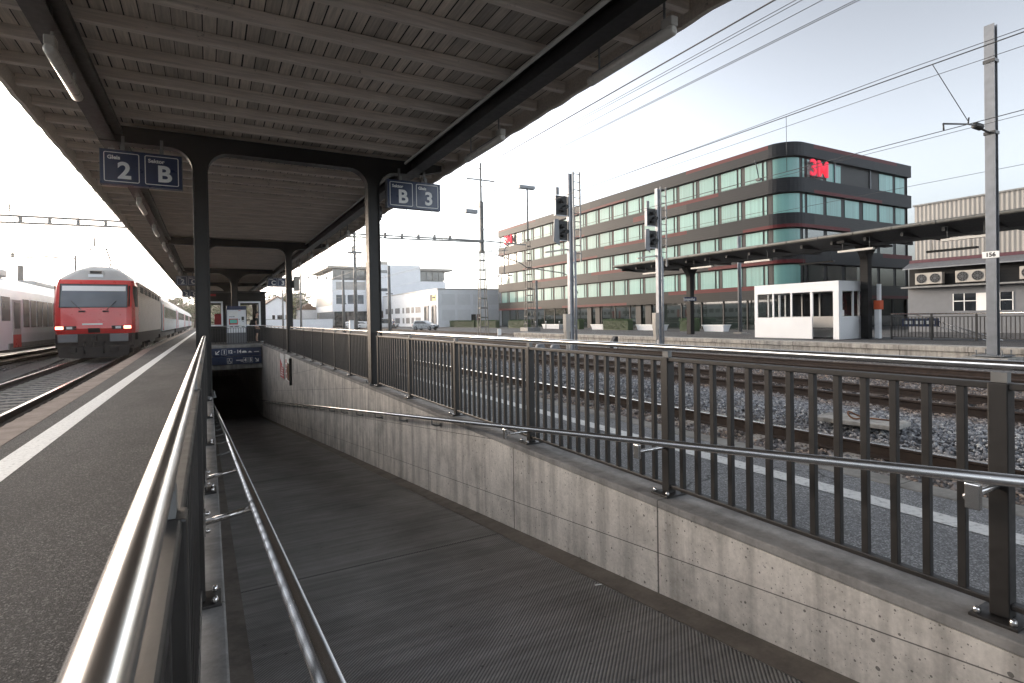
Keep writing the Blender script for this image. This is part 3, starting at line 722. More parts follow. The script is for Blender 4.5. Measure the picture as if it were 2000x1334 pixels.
for i in range(4): b.box(-.016, -.0125, .36, .54, -.40+.18*i, -.27+.18*i)
b.build('print_line', M['red_sign'], t)
t = thing('poster_frame_edge', 'thin black display board standing edge-on beside the nearer wall poster', 'board', (2.40, 20.05, -.50))
b = MB(); b.box(-.03, .055, -.02, .02, -.5, .42); b.build('board', M['black'], t)
# ticket machine
t = thing('ticket_machine', 'white and blue ticket machine with a red framed screen by the railing', 'ticket machine', (1.33, 33.15, 0))
b = MB(); b.box(-.46, .46, 0, .55, .62, 1.86); b.build('body', M['white_metal'], t, bevel=.01)
b = MB(); b.box(-.48, .48, -.01, .56, .0, .62); b.build('plinth', M['grey'], t, bevel=.01)
b = MB(); b.box(-.48, .48, -.05, .57, 1.86, 2.06); b.build('top_cap', M['blue'], t, bevel=.012)
b = MB(); b.box(-.485, -.46, -.015, .56, .62, 1.86); b.box(.46, .485, -.015, .56, .62, 1.86); b.build('side_trim', M['blue'], t)
b = MB(); b.box(-.44, .44, -.045, -.0, 1.895, 1.93); b.build('light_strip', M['white'], t)
b = MB(); b.box(-.37, .06, -.012, 0, 1.06, 1.38); f_ = b.build('screen_frame', M['red_sign'], t, bevel=.006)
b = MB(); b.box(-.33, .02, -.016, -.012, 1.13, 1.33); b.build('screen', M['screen'], f_)
b = MB(); b.box(-.38, .07, -.006, 0, 1.45, 1.78); b.build('price_board', M['white'], t)
b = MB(); b.box(-.36, -.14, -.009, -.006, 1.47, 1.495); b.box(-.14, -.10, -.009, -.006, 1.47, 1.51); b.build('print_line', M['blue'], t)
b = MB(); b.box(.10, .20, -.006, 0, 1.80, 1.82); b.build('logo_strip', M['red_sign'], t)
b = MB(); b.box(.24, .36, -.02, 0, 1.28, 1.48); b.box(.10, .15, -.01, 0, 1.31, 1.36); b.box(.28, .34, -.01, 0, 1.2, 1.23); b.build('card_reader', M['black'], t, bevel=.004)
b = MB(); b.box(-.32, -.18, -.01, 0, .92, .98); b.box(-.10, .10, -.01, 0, .93, .98); b.box(.24, .38, -.01, 0, .92, .97); b.build('slot', M['galv_dark'], t)
# ---- people
def skin(name, joints, edges, mat, parent, root=0, sub=2):
    me = bpy.data.meshes.new(name); me.from_pydata([j[:3] for j in joints], edges, [])
    o = bpy.data.objects.new(name, me); COL.objects.link(o); me.materials.append(mat); o.parent = parent
    o.modifiers.new('skin', 'SKIN')
    for i, j in enumerate(joints):
        sv = me.skin_vertices[0].data[i]; r = j[3]; sv.radius = r if isinstance(r, tuple) else (r, r); sv.use_root = (i == root)
    md = o.modifiers.new('sub', 'SUBSURF'); md.levels = sub; md.render_levels = sub
    for m_ in o.modifiers:
        if m_.type == 'SKIN': m_.use_smooth_shade = True
    return o
def person(label, loc, rz, shirt, shorts, stride=.12, cap=True, long_legs=False):
    """figure looks along local +x"""
    t = thing('person', label, 'person', loc, rz)
    J = [(0,0,.93,(.115,.15)), (0,0,1.10,(.105,.14)), (.0,0,1.30,(.115,.165)), (0,0,1.43,(.075,.12)), (.01,0,1.50,.055), (.025,0,1.56,.058), (.035,0,1.63,(.094,.074)), (.03,0,1.70,(.088,.074)), (.02,0,1.745,.045)]
    E = [(i,i+1) for i in range(8)]
    J += [(.115,0,1.615,.016),(.125,0,1.605,.010)]; E += [(6,9),(9,10)]           # nose
    for s, st in ((-1, stride), (1, -stride)):
        b = len(J)
        J += [(.0,s*.095,.86,.088), (st*.5+.02,s*.10,.50,.062), (st*.8-.02,s*.10,.30,.055), (st-.01,s*.10,.085,.040), (st+.10,s*.105,.045,.035), (st+.17,s*.11,.035,.026)]
        E += [(0,b),(b,b+1),(b+1,b+2),(b+2,b+3),(b+3,b+4),(b+4,b+5)]
        b = len(J); sw = -st*.9
        J += [(0,s*.175,1.40,.055), (sw*.3-.02,s*.215,1.13,.040), (sw+.06,s*.215,.90,.029), (sw+.085,s*.212,.85,(.032,.018))]
        E += [(3,b),(b,b+1),(b+1,b+2),(b+2,b+3)]
        h = b+3
        for q, (dx, dz, ln) in enumerate(((.030,-.03,.055),(.014,-.04,.065),(-.003,-.04,.062),(-.018,-.035,.05))):
            c = len(J); J += [(sw+.085+dx,s*.21,.85+dz,.0085), (sw+.085+dx*1.25+.012,s*.205,.85+dz-ln*.55,.008), (sw+.085+dx*1.25+.028,s*.20,.85+dz-ln*.95,.007)]
            E += [(h,c),(c,c+1),(c+1,c+2)]
        c = len(J); J += [(sw+.122,s*.195,.845,.0095),(sw+.142,s*.188,.81,.008)]; E += [(h,c),(c,c+1)]
    skin('body', J, E, M['skin'], t)
    T = [(0,0,.91,(.135,.172)), (0,0,1.10,(.125,.16)), (0,0,1.30,(.132,.182)), (0,0,1.435,(.088,.14))]; TE = [(0,1),(1,2),(2,3)]
    for s, st in ((-1, stride), (1, -stride)):
        b = len(T); sw = -st*.9; T += [(0,s*.18,1.40,.072), (sw*.15-.012,s*.205,1.23,.062)]; TE += [(3,b),(b,b+1)]
    skin('shirt', T, TE, shirt, t)
    P = [(0,0,.95,(.128,.165)), (0,0,.86,(.12,.16))]; PE = [(0,1)]
    for s, st in ((-1, stride), (1, -stride)):
        b = len(P); P += [(.0,s*.095,.80,.108), (st*.5+.02,s*.10,.50,.090)]; PE += [(1,b),(b,b+1)]
        if long_legs: P += [(st*.8-.02,s*.10,.30,.078),(st-.01,s*.10,.10,.062)]; PE += [(b+1,b+2),(b+2,b+3)]
    skin('shorts', P, PE, shorts, t)
    for s, st in ((-1, stride), (1, -stride)):
        skin('shoe', [(st-.04,s*.10,.045,.045),(st+.05,s*.105,.045,(.045,.048)),(st+.17,s*.11,.036,(.036,.042))], [(0,1),(1,2)], M['black'], t)
    skin('hair', [(-.005,0,1.60,.072),(-.01,0,1.66,(.10,.083)),(.0,0,1.725,(.098,.086)),(.0,0,1.765,.05)], [(0,1),(1,2),(2,3)], M['hair'], t)
    m = MB()
    for s in (-1, 1): m.lathe([(.004,-.006),(.011,-.003),(.011,.003),(.004,.006)], (.112, s*.032, 1.645), 8, 'x')
    m.build('eye', M['black'], t)
    m = MB(); m.cb(.110, 0, 1.572, .012, .045, .010); m.build('mouth', M['red_sign'], t)
    for s in (-1, 1):
        m = MB(); m.lathe([(.012,-.008),(.026,-.003),(.026,.003),(.012,.008)], (.015, s*.082, 1.635), 10, 'y'); m.build('ear', M['skin'], t)
    if cap:
        skin('beard', [(.07,0,1.575,(.045,.06)),(.09,0,1.555,.035)], [(0,1)], M['hair'], t)
        m = MB(); m.lathe([(.108,0),(.106,.04),(.085,.085),(.03,.105)], (.005,0,1.70), 16); m.prism([(.08,-.075),(.17,-.055),(.19,0),(.17,.055),(.08,.075)], 'z', 1.702, 1.712); m.build('cap', M['cloth_black'], t)
    return t
person('man in black cap, black T-shirt and shorts standing by the ticket machine', (2.45, 35.3, 0), R(-8), M['cloth_black'], M['cloth_black'], .02)
t = thing('backpack', 'black backpack worn on the back of the man in black', 'backpack', (2.29, 35.33, 1.17), R(-8))
skin('bag', [(0.0,0,.18,(.07,.13)),(-.04,0,.0,(.11,.15)),(-.09,0,-.20,(.12,.15)),(-.10,0,-.25,(.09,.13))], [(0,1),(1,2),(2,3)], M['cloth_black'], t)
# ---- waiting room behind the ticket machine
t = thing('waiting_room', 'brown framed glazed waiting room standing under the far canopy', 'waiting room', (0, 37.6, 0))
b = MB(); W0, W1 = -.35, 3.15
for y0, y1 in ((0, .12), (7.4, 7.52)):
    b.box(W0, W1, y0, y1, 0, .98); b.box(W0, W1, y0, y1, 2.46, 3.0)
    for x0, x1 in ((W0, -.2), (.78, 1.62), (2.86, W1)): b.box(x0, x1, y0, y1, .98, 2.46)
for x0, x1 in ((W0, W0+.1), (W1-.1, W1)):
    b.box(x0, x1, .12, 7.4, 0, .98); b.box(x0, x1, .12, 7.4, 2.46, 3.0)
    for y0 in (.12, 2.4, 4.8, 7.1): b.box(x0, x1, y0, y0+.3, .98, 2.46)
b.build('frame', M['clad_brown'], t, bevel=.006)
b = MB(); b.box(W0-.1, W1+.1, -.15, 7.6, 3.0, 3.09); b.build('roof', M['steel_dark'], t)
for x0, x1 in ((-.2, .78), (1.62, 2.86)):
    b = MB(); 
    for a in ((x0, x0+.1, .98, 2.46), (x1-.1, x1, .98, 2.46), (x0+.1, x1-.1, 2.36, 2.46), (x0+.1, x1-.1, .98, 1.05)): b.box(a[0], a[1], -.012, .05, a[2], a[3])
    wf = b.build('window', M['white_metal'], t)
b = MB(); b.box(.35, .75, 3.2, 3.6, 0, 1.75); b.build('notice_board', M['red_sign'], t)
b = MB(); b.box(.0, .42, -.03, -.005, 2.78, 2.90); b.build('notice_strip', M['red_sign'], t)
t = thing('bracket_clock', 'small grey box on a bracket at the second right column', 'box', (2.80, 21.65, 2.55))
b = MB(); b.box(-.02, .16, -.12, .12, -.25, .25); b.build('case', M['beige'], t, bevel=.01); b = MB(); b.cb(-.045, 0, 0, .06, .05, .3); b.build('bracket', M['steel_dark'], t)
# small camera and loudspeaker under the canopy edge
t = thing('dome_camera', 'round dark surveillance camera under the right canopy edge near the front column', 'camera', (3.75, 13.6, 3.72))
b = MB(); b.lathe([(.02,.30),(.09,.28),(.10,.12),(.10,.02)], (0,0,0), 14); b.build('housing', M['steel_dark'], t)
b = MB(); b.lathe([(.095,.02),(.08,-.05),(.04,-.085),(.005,-.095)], (0,0,0), 14); b.build('lens_dome', M['glass'], t)
b = MB(); b.tube([(0,0,.28),(0,0,.39)], .02, 8); b.build('stem', M['steel_dark'], t)
# ------------------------------------------------------------------ trains
def wheelset(t, ys, hw=.75, r=.46):
    for y in ys:
        b = MB()
        for s in (-1, 1):
            b.lathe([(.12,-.07),(r+.03,-.065),(r+.03,-.03),(r,-.03),(r,.065),(.10,.07)], (s*hw, y, r), 18, 'x')
        b.tube([(-hw, y, r), (hw, y, r)], .08, 8); b.build('wheelset', M['under'], t)
def plan(z, f, hw, ch, L, d=.40): return [(-hw,L,z),(-hw,f+d,z),(-hw+ch*.35,f+d*.28,z),(-hw+ch,f+.02,z),(-hw*.4,f,z),(hw*.4,f,z),(hw-ch,f+.02,z),(hw-ch*.35,f+d*.28,z),(hw,f+d,z),(hw,L,z)]
LO = thing('locomotive', 'red electric locomotive with grey roof and lit red tail lamps beside the platform', 'locomotive', (-4.38, 29.9, -.33), R(.35))
CABL = 2.0
b = MB(); b.grid([plan(1.12,.12,1.43,.30,CABL), plan(1.35,.0,1.46,.30,CABL), plan(2.28,.07,1.46,.30,CABL), plan(3.30,.40,1.44,.30,CABL), plan(3.50,.52,1.40,.32,CABL)], smooth=False)
n_ = MB(); b.build('cab_shell', M['red'], LO, bevel=.012)
b = MB(); b.grid([plan(3.50,.53,1.395,.32,18.1), plan(3.74,.90,1.18,.34,18.0), plan(4.0,1.30,.86,.30,17.9), plan(4.20,1.75,.50,.2,17.8)]); b.face([len(b.v)-1-i for i in range(10)])
b.build('roof', M['loco_grey'], LO, bevel=.02)
def onface(x, z, off=.012):   # front plane of the cab
    f = .07+(z-2.28)/1.02*.33 if z > 2.28 else (0.0+(z-1.35)/.93*.07 if z > 1.35 else .12-(z-1.12)/.23*.12)
    return (x, f-off, z)
b = MB(); w_ = 1.17
def slab(mb, x0, x1, z0, z1, off=.012, th=.03):
    a = [onface(x0,z0,off), onface(x1,z0,off), onface(x1,z1,off), onface(x0,z1,off)]
    mb.add(a+[(q[0], q[1]+th, q[2]) for q in a], [(0,1,2,3),(0,4,5,1),(1,5,6,2),(2,6,7,3),(3,7,4,0)])
slab(b, -1.17, 1.17, 2.30, 3.27); ws = b.build('windscreen', M['glass_cab'], LO)
b = MB()
for a in ((-1.21,1.21,2.26,2.30),(-1.21,1.21,3.27,3.31),(-1.21,-1.17,2.30,3.27),(1.17,1.21,2.30,3.27)): slab(b, *a, off=.018)
b.build('window_seal', M['black'], ws)
b = MB(); slab(b, -1.13, 1.13, 3.0, 3.22, off=.016, th=.004); b.build('sun_blind', M['white'], ws)
b = MB(); b.box(-1.475, -1.462, .75, 1.45, 2.3, 3.25); b.build('side_window', M['black'], LO)
b = MB(); b.box(1.462, 1.475, .78, 1.5, 2.3, 3.25); b.add([(1.24,.085,2.3),(1.475,.5,2.3),(1.475,.78,2.3),(1.475,.78,3.25),(1.462,.72,3.25),(1.24,.40,3.25)], [(0,1,4,5),(1,2,3,4)]); b.build('side_window', M['black'], LO)
for s, xa in ((-1, -1.0), (1, 1.0)):
    b = MB(); b.tube([onface(s*.45,2.16,.04), onface(s*.8,2.55,.05)], .012, 6); b.cb(s*.42, -.0, 2.10, .22, .06, .05); b.build('wiper', M['black'], LO)
    b = MB(); slab(b, s*.98-.36, s*.98+.36, 1.30, 1.46, off=.016); hl = b.build('lamp_housing', M['black'], LO)
    b = MB(); slab(b, min(s*.98-.10, s*.98+.10)-.12*s, max(s*.98-.10, s*.98+.10)-.12*s, 1.33, 1.43, off=.022, th=.005); b.build('headlight', M['white_metal'], hl)
    b = MB(); slab(b, s*1.20-.13, s*1.20+.13, 1.33, 1.44, off=.026, th=.006); b.build('tail_light', M['tail'], hl)
    b = MB(); b.cb(s*.90, -.12, .93, .68, .10, .36); b.tube([(s*.9,-.1,.93),(s*.9,.5,.93)], .11, 12); b.build('buffer', M['grey'], LO, bevel=.03)
    b = MB(); b.tube([(s*.35,.05,.75),(s*.35,-.10,.55),(s*.34,-.05,.25)], .03, 8); b.build('brake_hose', M['rubber'], LO)
b = MB(); slab(b, -.42, .30, 1.50, 1.57, off=.02, th=.004); b.build('number_strip', M['white'], LO)
b = MB(); slab(b, -.22, .20, 1.16, 1.36, off=.03); b.build('socket_box', M['black'], LO)
b = MB(); b.cb(0, -.12, .92, .16, .34, .26); b.tube([(0,-.25,.95),(0,-.28,.55)], .035, 8); b.build('coupling', M['under'], LO, bevel=.02)
b = MB(); b.box(-1.36, 1.36, .08, .6, .55, 1.12); b.prism([(-1.30,.58),(1.30,.58),(1.22,.12),(.6,.06),(-.6,.06),(-1.22,.12)], 'y', -.02, .12)
b.cb(-.75,-.05,.42,.25,.15,.2); b.cb(.7,-.05,.42,.3,.15,.2); b.build('snow_plough', M['under'], LO, bevel=.02)
b = MB(); b.cb(0, .93, 3.86, .55, .3, .22); hl = b.build('headlamp_hood', M['loco_grey'], LO, bevel=.05); b = MB(); b.cb(0, .775, 3.86, .42, .03, .12); b.build('headlight', M['black'], hl); b = MB(); b.cb(0, .72, 3.70, .55, .06, .14); b.build('lower_headlight', M['white_metal'], LO, bevel=.02)
b = MB(); b.box(-1.44, 1.44, CABL, 17.9, 1.12, 3.50)
for i in range(15): b.box(-1.462, 1.462, CABL+.25, 17.6, 1.95+.10*i, 2.0+.10*i)
b.box(-1.465, 1.465, CABL, 17.9, 1.50, 1.545); b.box(-1.47, 1.47, CABL, 17.9, 3.42, 3.50)
b.build('body_side', M['loco_side'], LO)
for k in range(6):
    b = MB(); b.box(-1.468, 1.468, 3.0+2.3*k, 4.6+2.3*k, 3.06, 3.36); b.build('louvre', M['under'], LO)  # louvre strips, coloured dark for the streaks reflected in the upper side
b = MB(); b.box(-1.30, 1.30, .6, 17.5, .55, 1.12); b.box(-1.40, 1.40, CABL, 17.8, .78, 1.12); b.build('underframe', M['under'], LO)
wheelset(LO, (3.0, 5.8, 12.2, 15.0), .75, .5)
b = MB()
for y in (2.3, 11.5): b.box(-1.2, 1.2, y, y+4.2, .35, .8)
b.build('bogie', M['under'], LO)
b = MB(); b.tube([(-.55,4.5,4.25),(.55,4.5,4.25)], .03, 6); b.tube([(0,4.5,4.25),(0,5.6,4.75),(-.02,4.2,5.28)], .035, 8); b.tube([(-.75,4.15,5.22),(-.55,4.2,5.33),(.55,4.2,5.33),(.75,4.15,5.22)], .02, 6); b.tube([(-.75,4.4,5.22),(-.55,4.35,5.33),(.55,4.35,5.33),(.75,4.4,5.22)], .02, 6)
for y in (4.2, 5.0): b.lathe([(.06,0),(.09,.03),(.05,.06),(.09,.09),(.05,.12),(.05,.2)], (.4,y,4.15), 8)
b.build('pantograph', M['under'], LO)
def coach(label, x, y, L=25.2):
    t = thing('passenger_coach', label, 'coach', (x, y, -.33), R(.3), 'coaches behind the locomotive')
    prof = [(-1.40,.95),(-1.42,1.3),(-1.42,2.9),(-1.30,3.35),(-.95,3.75),(-.4,3.98),(.4,3.98),(.95,3.75),(1.30,3.35),(1.42,2.9),(1.42,1.3),(1.40,.95)]
    b = MB(); b.prism(prof, 'y', .3, L-.3); b.build('body', M['white_metal'], t, bevel=.02)
    b = MB(); b.prism([(-1.0,3.745),(-.4,3.995),(.4,3.995),(1.0,3.745)], 'y', .32, L-.32); b.build('roof', M['loco_grey'], t)
    for i in range(11):
        b = MB(); y0 = 2.6+1.86*i; b.box(1.405, 1.432, y0, y0+1.35, 1.95, 2.82); b.build('window', M['glass_train'], t)
    for y0 in (.9, L-1.7):
        b = MB(); b.box(1.405, 1.430, y0, y0+.85, 1.0, 2.95); b.build('door', M['red'], t)
    b = MB(); b.box(-1.2, 1.2, 1.0, L-1, .45, .95); b.box(-.5, .5, 0, L, 1.0, 3.2); b.build('underframe', M['under'], t)
    wheelset(t, (2.6, 5.0, L-5.0, L-2.6), .75, .45)
    return t
for i, nm in enumerate(('first white coach directly behind the red locomotive', 'second white coach behind the red locomotive', 'third white coach behind the red locomotive', 'last white coach at the far end of the train')):
    coach(nm, -4.42-.10*i, 48.4+25.3*i)
PT = thing('multiple_unit_train', 'pale white low-floor train with a red-footed door at the left edge', 'train', (-8.5, 4, -.33))
prof = [(-1.42,.55),(-1.45,1.2),(-1.45,2.6),(-1.36,3.0),(-1.15,3.35),(-.7,3.6),(.7,3.6),(1.15,3.35),(1.36,3.0),(1.45,2.6),(1.45,1.2),(1.42,.55)]
b = MB(); b.prism(prof, 'y', -26, 72); b.build('body', M['white_metal'], PT, bevel=.02)  # unseen stretch added towards and behind the camera, shading the near platform
b = MB(); b.box(-1.40, 1.40, 25.6, 60, .42, .95); b.prism([(24.6,.95),(25.6,.42),(25.6,.95)], 'x', -1.40, 1.40); b.box(-1.46, 1.46, 25.2, 60, .58, .80); b.build('skirt', M['galv_dark'], PT)
b = MB(); b.box(-1.2, 1.2, 1, 24.4, .35, .6); b.build('underframe', M['under'], PT)
for y in (13.5,15.3,17.1,18.9,20.7,22.5,24.35):
    b = MB(); b.box(1.40, 1.462, y, y+1.05, 1.72, 2.68); b.build('window', M['glass_train'], PT)
for y in (27.25, 28.4, 29.45, 30.45, 31.5, 32.6, 33.7):
    b = MB(); b.box(1.40, 1.462, y, y+.86, 1.45, 2.66); b.build('window', M['glass_train'], PT)
for y in (25.72, 8.0):
    b = MB(); b.box(1.44, 1.466, y, y+1.1, .62, 2.60); d = b.build('door', M['loco_grey'], PT)
    b = MB(); b.box(1.46, 1.470, y, y+1.1, .62, 1.15); b.build('red_panel', M['red'], d)
    b = MB(); b.box(1.46, 1.472, y+.15, y+.95, 1.4, 2.5); b.build('door_window', M['glass_train'], d)
b = MB(); b.box(-.9, .9, 20, 27.5, 3.6, 3.95); b.box(-.7, .7, 33, 40, 3.6, 3.85); b.build('roof_unit', M['loco_grey'], PT, bevel=.08)
wheelset(PT, (18.2, 20.6, 3, 5.4), .75, .43)
# ------------------------------------------------------------------ overhead line: gantries, masts, wires
def lattice_mast(t, z0, z1, w0, w1, mat, rungs=None, name='mast'):
    b = MB(); q = [(sx, sy) for sx in (-1, 1) for sy in (-1, 1)]
    for sx, sy in q: b.bar((sx*w0/2, sy*w0*.35, z0), (sx*w1/2, sy*w1*.35, z1), .06, .06)
    n = rungs or int((z1-z0)/.8)
    for i in range(n+1):
        f = i/n; z = z0+(z1-z0)*f; a = (w0+(w1-w0)*f)/2
        for sy in (-1, 1): b.bar((-a, sy*a*.7, z), (a, sy*a*.7, z), .10, .012, (0,1,0))
        for sx in (-1, 1): b.bar((sx*a, -a*.7, z), (sx*a, a*.7, z), .012, .10)
    return b.build(name, mat, t)
def gantry(label, y, x0, x1, z0, z1, h=.45, mat='galv_dark', mastx=(), taper=True, step=1.55):
    t = thing('catenary_gantry', label, 'gantry', (0, y, 0), 0, 'overhead line gantries across the tracks')
    Z = lambda x: z0+(z1-z0)*(x-x0)/(x1-x0)
    b = MB(); n = max(2, int((x1-x0)/step)); xa = x0; xb = x1-(3.1 if taper else 0)
    b.bar((x0,-.16,Z(x0)+h), (x1,-.16,Z(x1)+(h if not taper else .12)), .07, .08); b.bar((x0,.16,Z(x0)+h), (x1,.16,Z(x1)+(h if not taper else .12)), .07, .08)
    b.bar((x0,-.16,Z(x0)), (xb,-.16,Z(xb)), .07, .08); b.bar((x0,.16,Z(x0)), (xb,.16,Z(xb)), .07, .08)
    if taper:
        for s in (-.16, .16): b.bar((xb,s,Z(xb)), (x1,s,Z(x1)-.0), .07, .08)
    for i in range(n+1):
        x = x0+(xb-x0)*i/n
        for s in (-.16, .16): b.bar((x,s,Z(x)), (x,s,Z(x)+h*(1-.0)), .13, .02, (0,1,0))
        b.bar((x,-.16,Z(x)), (x,.16,Z(x)), .06, .02); b.bar((x,-.16,Z(x)+h), (x,.16,Z(x)+h), .06, .02)
    b.build('beam', M[mat], t)
    return t, Z, h
def insul(t, x, z, up=True):
    b = MB(); pr = []
    for i in range(4): pr += [(.03,.10*i),(.085,.10*i+.035),(.035,.10*i+.07)]
    b.lathe([(.02,-.25)]+pr+[(.02,.42)], (x, 0, z+.25), 10)
    if up: b.bar((x-.18,0,z+.78), (x,0,z+.66), .04, .04); b.bar((x+.18,0,z+.78), (x,0,z+.66), .04, .04)
    b.build('insulator', M['porcelain'], t)
def dropper(t, x, z, L, mat='galv_dark'):
    b = MB(); b.bar((x-.42,0,z), (x,0,z-.85), .035, .035); b.bar((x+.42,0,z), (x,0,z-.85), .035, .035); b.bar((x-.5,0,z), (x+.5,0,z), .05, .05)
    b.tube([(x,0,z-.75),(x,0,z-.75-L)], .055, 8); b.bar((x,0,z-.8-L), (x-1.1,0,z-.62-L), .035, .035); b.bar((x,0,z-.75-L), (x+1.2,0,z-1.0-L), .03, .03)
    b.build('registration_arm', M[mat], t)
GY = 43.0
GT, Zg, gh = gantry('near gantry beam crossing all tracks behind the second column', GY, -12.5, 21.0, 7.30, 7.78, .43, 'galv_dark', step=1.5)
for x in (-10.2, 11.3, 18.0, 4.0): insul(GT, x, Zg(x)+gh)
for x in (-6.2, 16.0, 9.8): dropper(GT, x, Zg(x), .55)
t = thing('lattice_mast', 'tall lattice mast with cross arm carrying the near gantry, left of the office tower', 'mast', (20.85, GY, -.4))
lattice_mast(t, 0, 7.4, .78, .36, M['mast_paint']); 
b = MB(); b.box(-.16, -.10, -.12, .12, 7.2, 11.7); b.box(.10, .16, -.12, .12, 7.2, 11.7); b.box(-.10, .10, -.02, .02, 7.2, 11.7); b.tube([(0,0,11.6),(0,0,15.0)], .09, 10)
for z in (8.2, 9.2, 10.2, 11.2): b.box(-.19, .19, -.15, .15, z, z+.12)
b.build('upper_pole', M['galv_dark'], t)
b = MB(); b.bar((-1.35,0,13.55), (1.35,0,13.55), .12, .10)
for s in (-1.3, 1.3):
    b.tube([(s,0,13.5),(s,0,12.75)], .03, 6); b.lathe([(.03,0),(.07,.05),(.03,.1),(.07,.15),(.03,.2)], (s,0,12.7), 8)
    b.tube([(s-.14,0,12.58),(s,0,12.68),(s+.14,0,12.58)], .03, 6)
b.build('cross_arm', M['galv_dark'], t)
b = MB(); b.cb(-.95, 0, 10.75, 1.1, .42, .34); b.build('floodlight', M['galv'], t, bevel=.03)
b = MB(); b.bar((0,0,8.3), (4.4,0,8.15), .10, .10); b.bar((0,0,7.3), (2.6,0,7.6), .06, .06); b.bar((.9,0,8.25), (.9,0,7.4), .06, .06); b.bar((1.7,0,8.22), (1.7,0,7.5), .06, .06)
b.tube([(2.6,0,8.1),(2.2,0,7.6),(2.15,0,5.4),(2.9,0,5.35)], .05, 8); b.build('side_arm', M['galv_dark'], t)
t = thing('lattice_mast', 'lattice lamp mast with flat floodlight in front of the left end of the office building', 'mast', (34.7, 58.5, -.4))
lattice_mast(t, 0, 11.2, 1.0, .42, M['mast_paint'])
b = MB(); b.tube([(0,0,11),(0,0,17.4)], .11, 10); 
for i in range(7): b.lathe([(.10,0),(.19,.04),(.10,.08)], (0,0,11.4+.75*i), 8)
b.build('upper_pole', M['galv_dark'], t)
b = MB(); b.cb(-.1, 0, 17.6, 2.2, .6, .42); b.build('floodlight', M['galv'], t, bevel=.05)
b = MB(); b.tube([(-4.6,0,9.2),(-1.2,0,8.3),(0,0,7.6)], .06, 8); b.tube([(0,0,7.7),(5.0,0,7.2),(6.6,0,6.6),(7.4,0,4.6)], .06, 8); b.build('bracket_arm', M['galv_dark'], t)
b = MB(); b.tube([(.75,-.6,0),(.75,-.6,6.1)], .15, 10); b.cb(0, -.2, .1, 1.8, 1.8, .5); b.build('side_post', M['galv_dark'], t)
# farther masts and gantries
G2, Z2, h2 = gantry('farther gantry beam in front of the white office block', 82, 3.0, 19.2, 7.1, 7.15, .42, step=1.4)
for x in (8.0, 14.5): insul(G2, x, Z2(x)+h2)
for x in (10.5, 5.2): dropper(G2, x, Z2(x), .5)
G3, Z3, h3 = gantry('short gantry far left above the white train', 62, -24, -11.5, 7.1, 7.1, .40, step=1.6)
dropper(G3, -13.2, 7.1, .4)
G4, Z4, h4 = gantry('distant gantry showing left of the canopy edge behind the locomotive', 105, -15, 13, 7.2, 7.3, .42, step=2.0)
for x in (-4.4, -8.5, 5.9, 11.2): dropper(G4, x, Z4(x), .5)
G5, Z5, h5 = gantry('most distant gantry above the coaches', 150, -14, 24, 7.2, 7.3, .42, step=2.4)
for x in (-4.4, 2, 9, 16): dropper(G5, x, Z5(x), .5)
def pole(label, x, y, h, r=.14, lamp=None, cross=None, mat='galv_dark', rings=0):
    t = thing('line_mast', label, 'mast', (x, y, -.45))
    b = MB(); b.tube([(0,0,0),(0,0,h)], [r*1.25, r*.8], 10)
    for i in range(rings): b.lathe([(r*.9,0),(r*1.5,.05),(r*.9,.1)], (0,0,1+i*(h-1.5)/rings), 8)
    b.build('pole', M[mat], t)
    if cross: b = MB(); b.bar((-cross[1],0,cross[0]), (cross[1],0,cross[0]), .12, .12); b.build('cross_arm', M[mat], t)
    if lamp: b = MB(); b.cb(lamp[1], 0, lamp[0], lamp[2], .5, .32); b.build('floodlight', M['galv'], t, bevel=.04)
    return t
pole('ringed brown mast with a cross-shaped lamp before the white office block', 19.0, 82, 15.6, .22, (11.6, 0, 2.1), None, 'galv_dark', 16)
pole('plain steel mast left of the ringed lamp mast', 13.9, 66, 7.4, .15, None, (3.6, .3))
pole('thin mast with a T cross arm standing in front of the pale trees', 13.9, 100, 12.0, .15, None, (11.6, 1.1))
pole('slender pole nearest the yellow-green trees', 11.9, 108, 7.6, .15)
pole('grey pole between the trees and the T mast', 14.0, 118, 6.4, .15)
pole('plain dark mast just right of the front right column', 18.2, 62, 7.8, .17, None, (4.6, .4))
pole('thick pale mast rising behind the white train', -13.2, 58, 6.5, .24, None, (4.6, 2.6))
pole('distant thin mast left of the red locomotive', -12.5, 75, 9.2, .12, None, (8.8, .9))
pole('thin lamp column before the white hall with the yellow sign', 48.0, 92, 9.6, .06, (9.55, 0, .3))
# steel H mast at the right
t = thing('steel_h_mast', 'tall galvanised H-section mast with a number plate at the right edge', 'mast', (20.1, 7.3, -.26))
b = MB(); tf = .02
for s in (-1, 1): b.box(s*.09-tf/2, s*.09+tf/2, -.125, .125, .12, 9.72)
b.box(-.09, .09, -.008, .008, .12, 9.72); b.build('column', M['galv'], t, bevel=.003)
b = MB(); b.box(-.38, .38, -.38, .38, .09, .12)
b.build('base_plate', M['galv'], t)
b = MB(); b.box(-.6, .6, -.55, .55, -.25, .06); b.build('foundation', M['concrete'], t, bevel=.02)
for sx in (-1, 1):
    for sy in (-1, 1):
        b = MB(); b.tube([(sx*.3,sy*.3,.05),(sx*.3,sy*.3,.27)], .022, 8); b.build('anchor_bolt', M['galv_dark'], t)
b = MB(); b.box(-.125, -.10, -.20, .20, 2.95, 3.14); pl = b.build('number_plate', M['white'], t)
for z in (8.62, 6.54): b = MB(); b.box(-.13, .13, -.145, .145, z, z+.09); b.build('clamp', M['steel_dark'], t)
text_mesh('156', .16, 'number', M['black'], pl, (-.127, 0, 3.04), (R(90),0,R(-90)), bold=.006)
b = MB(); 
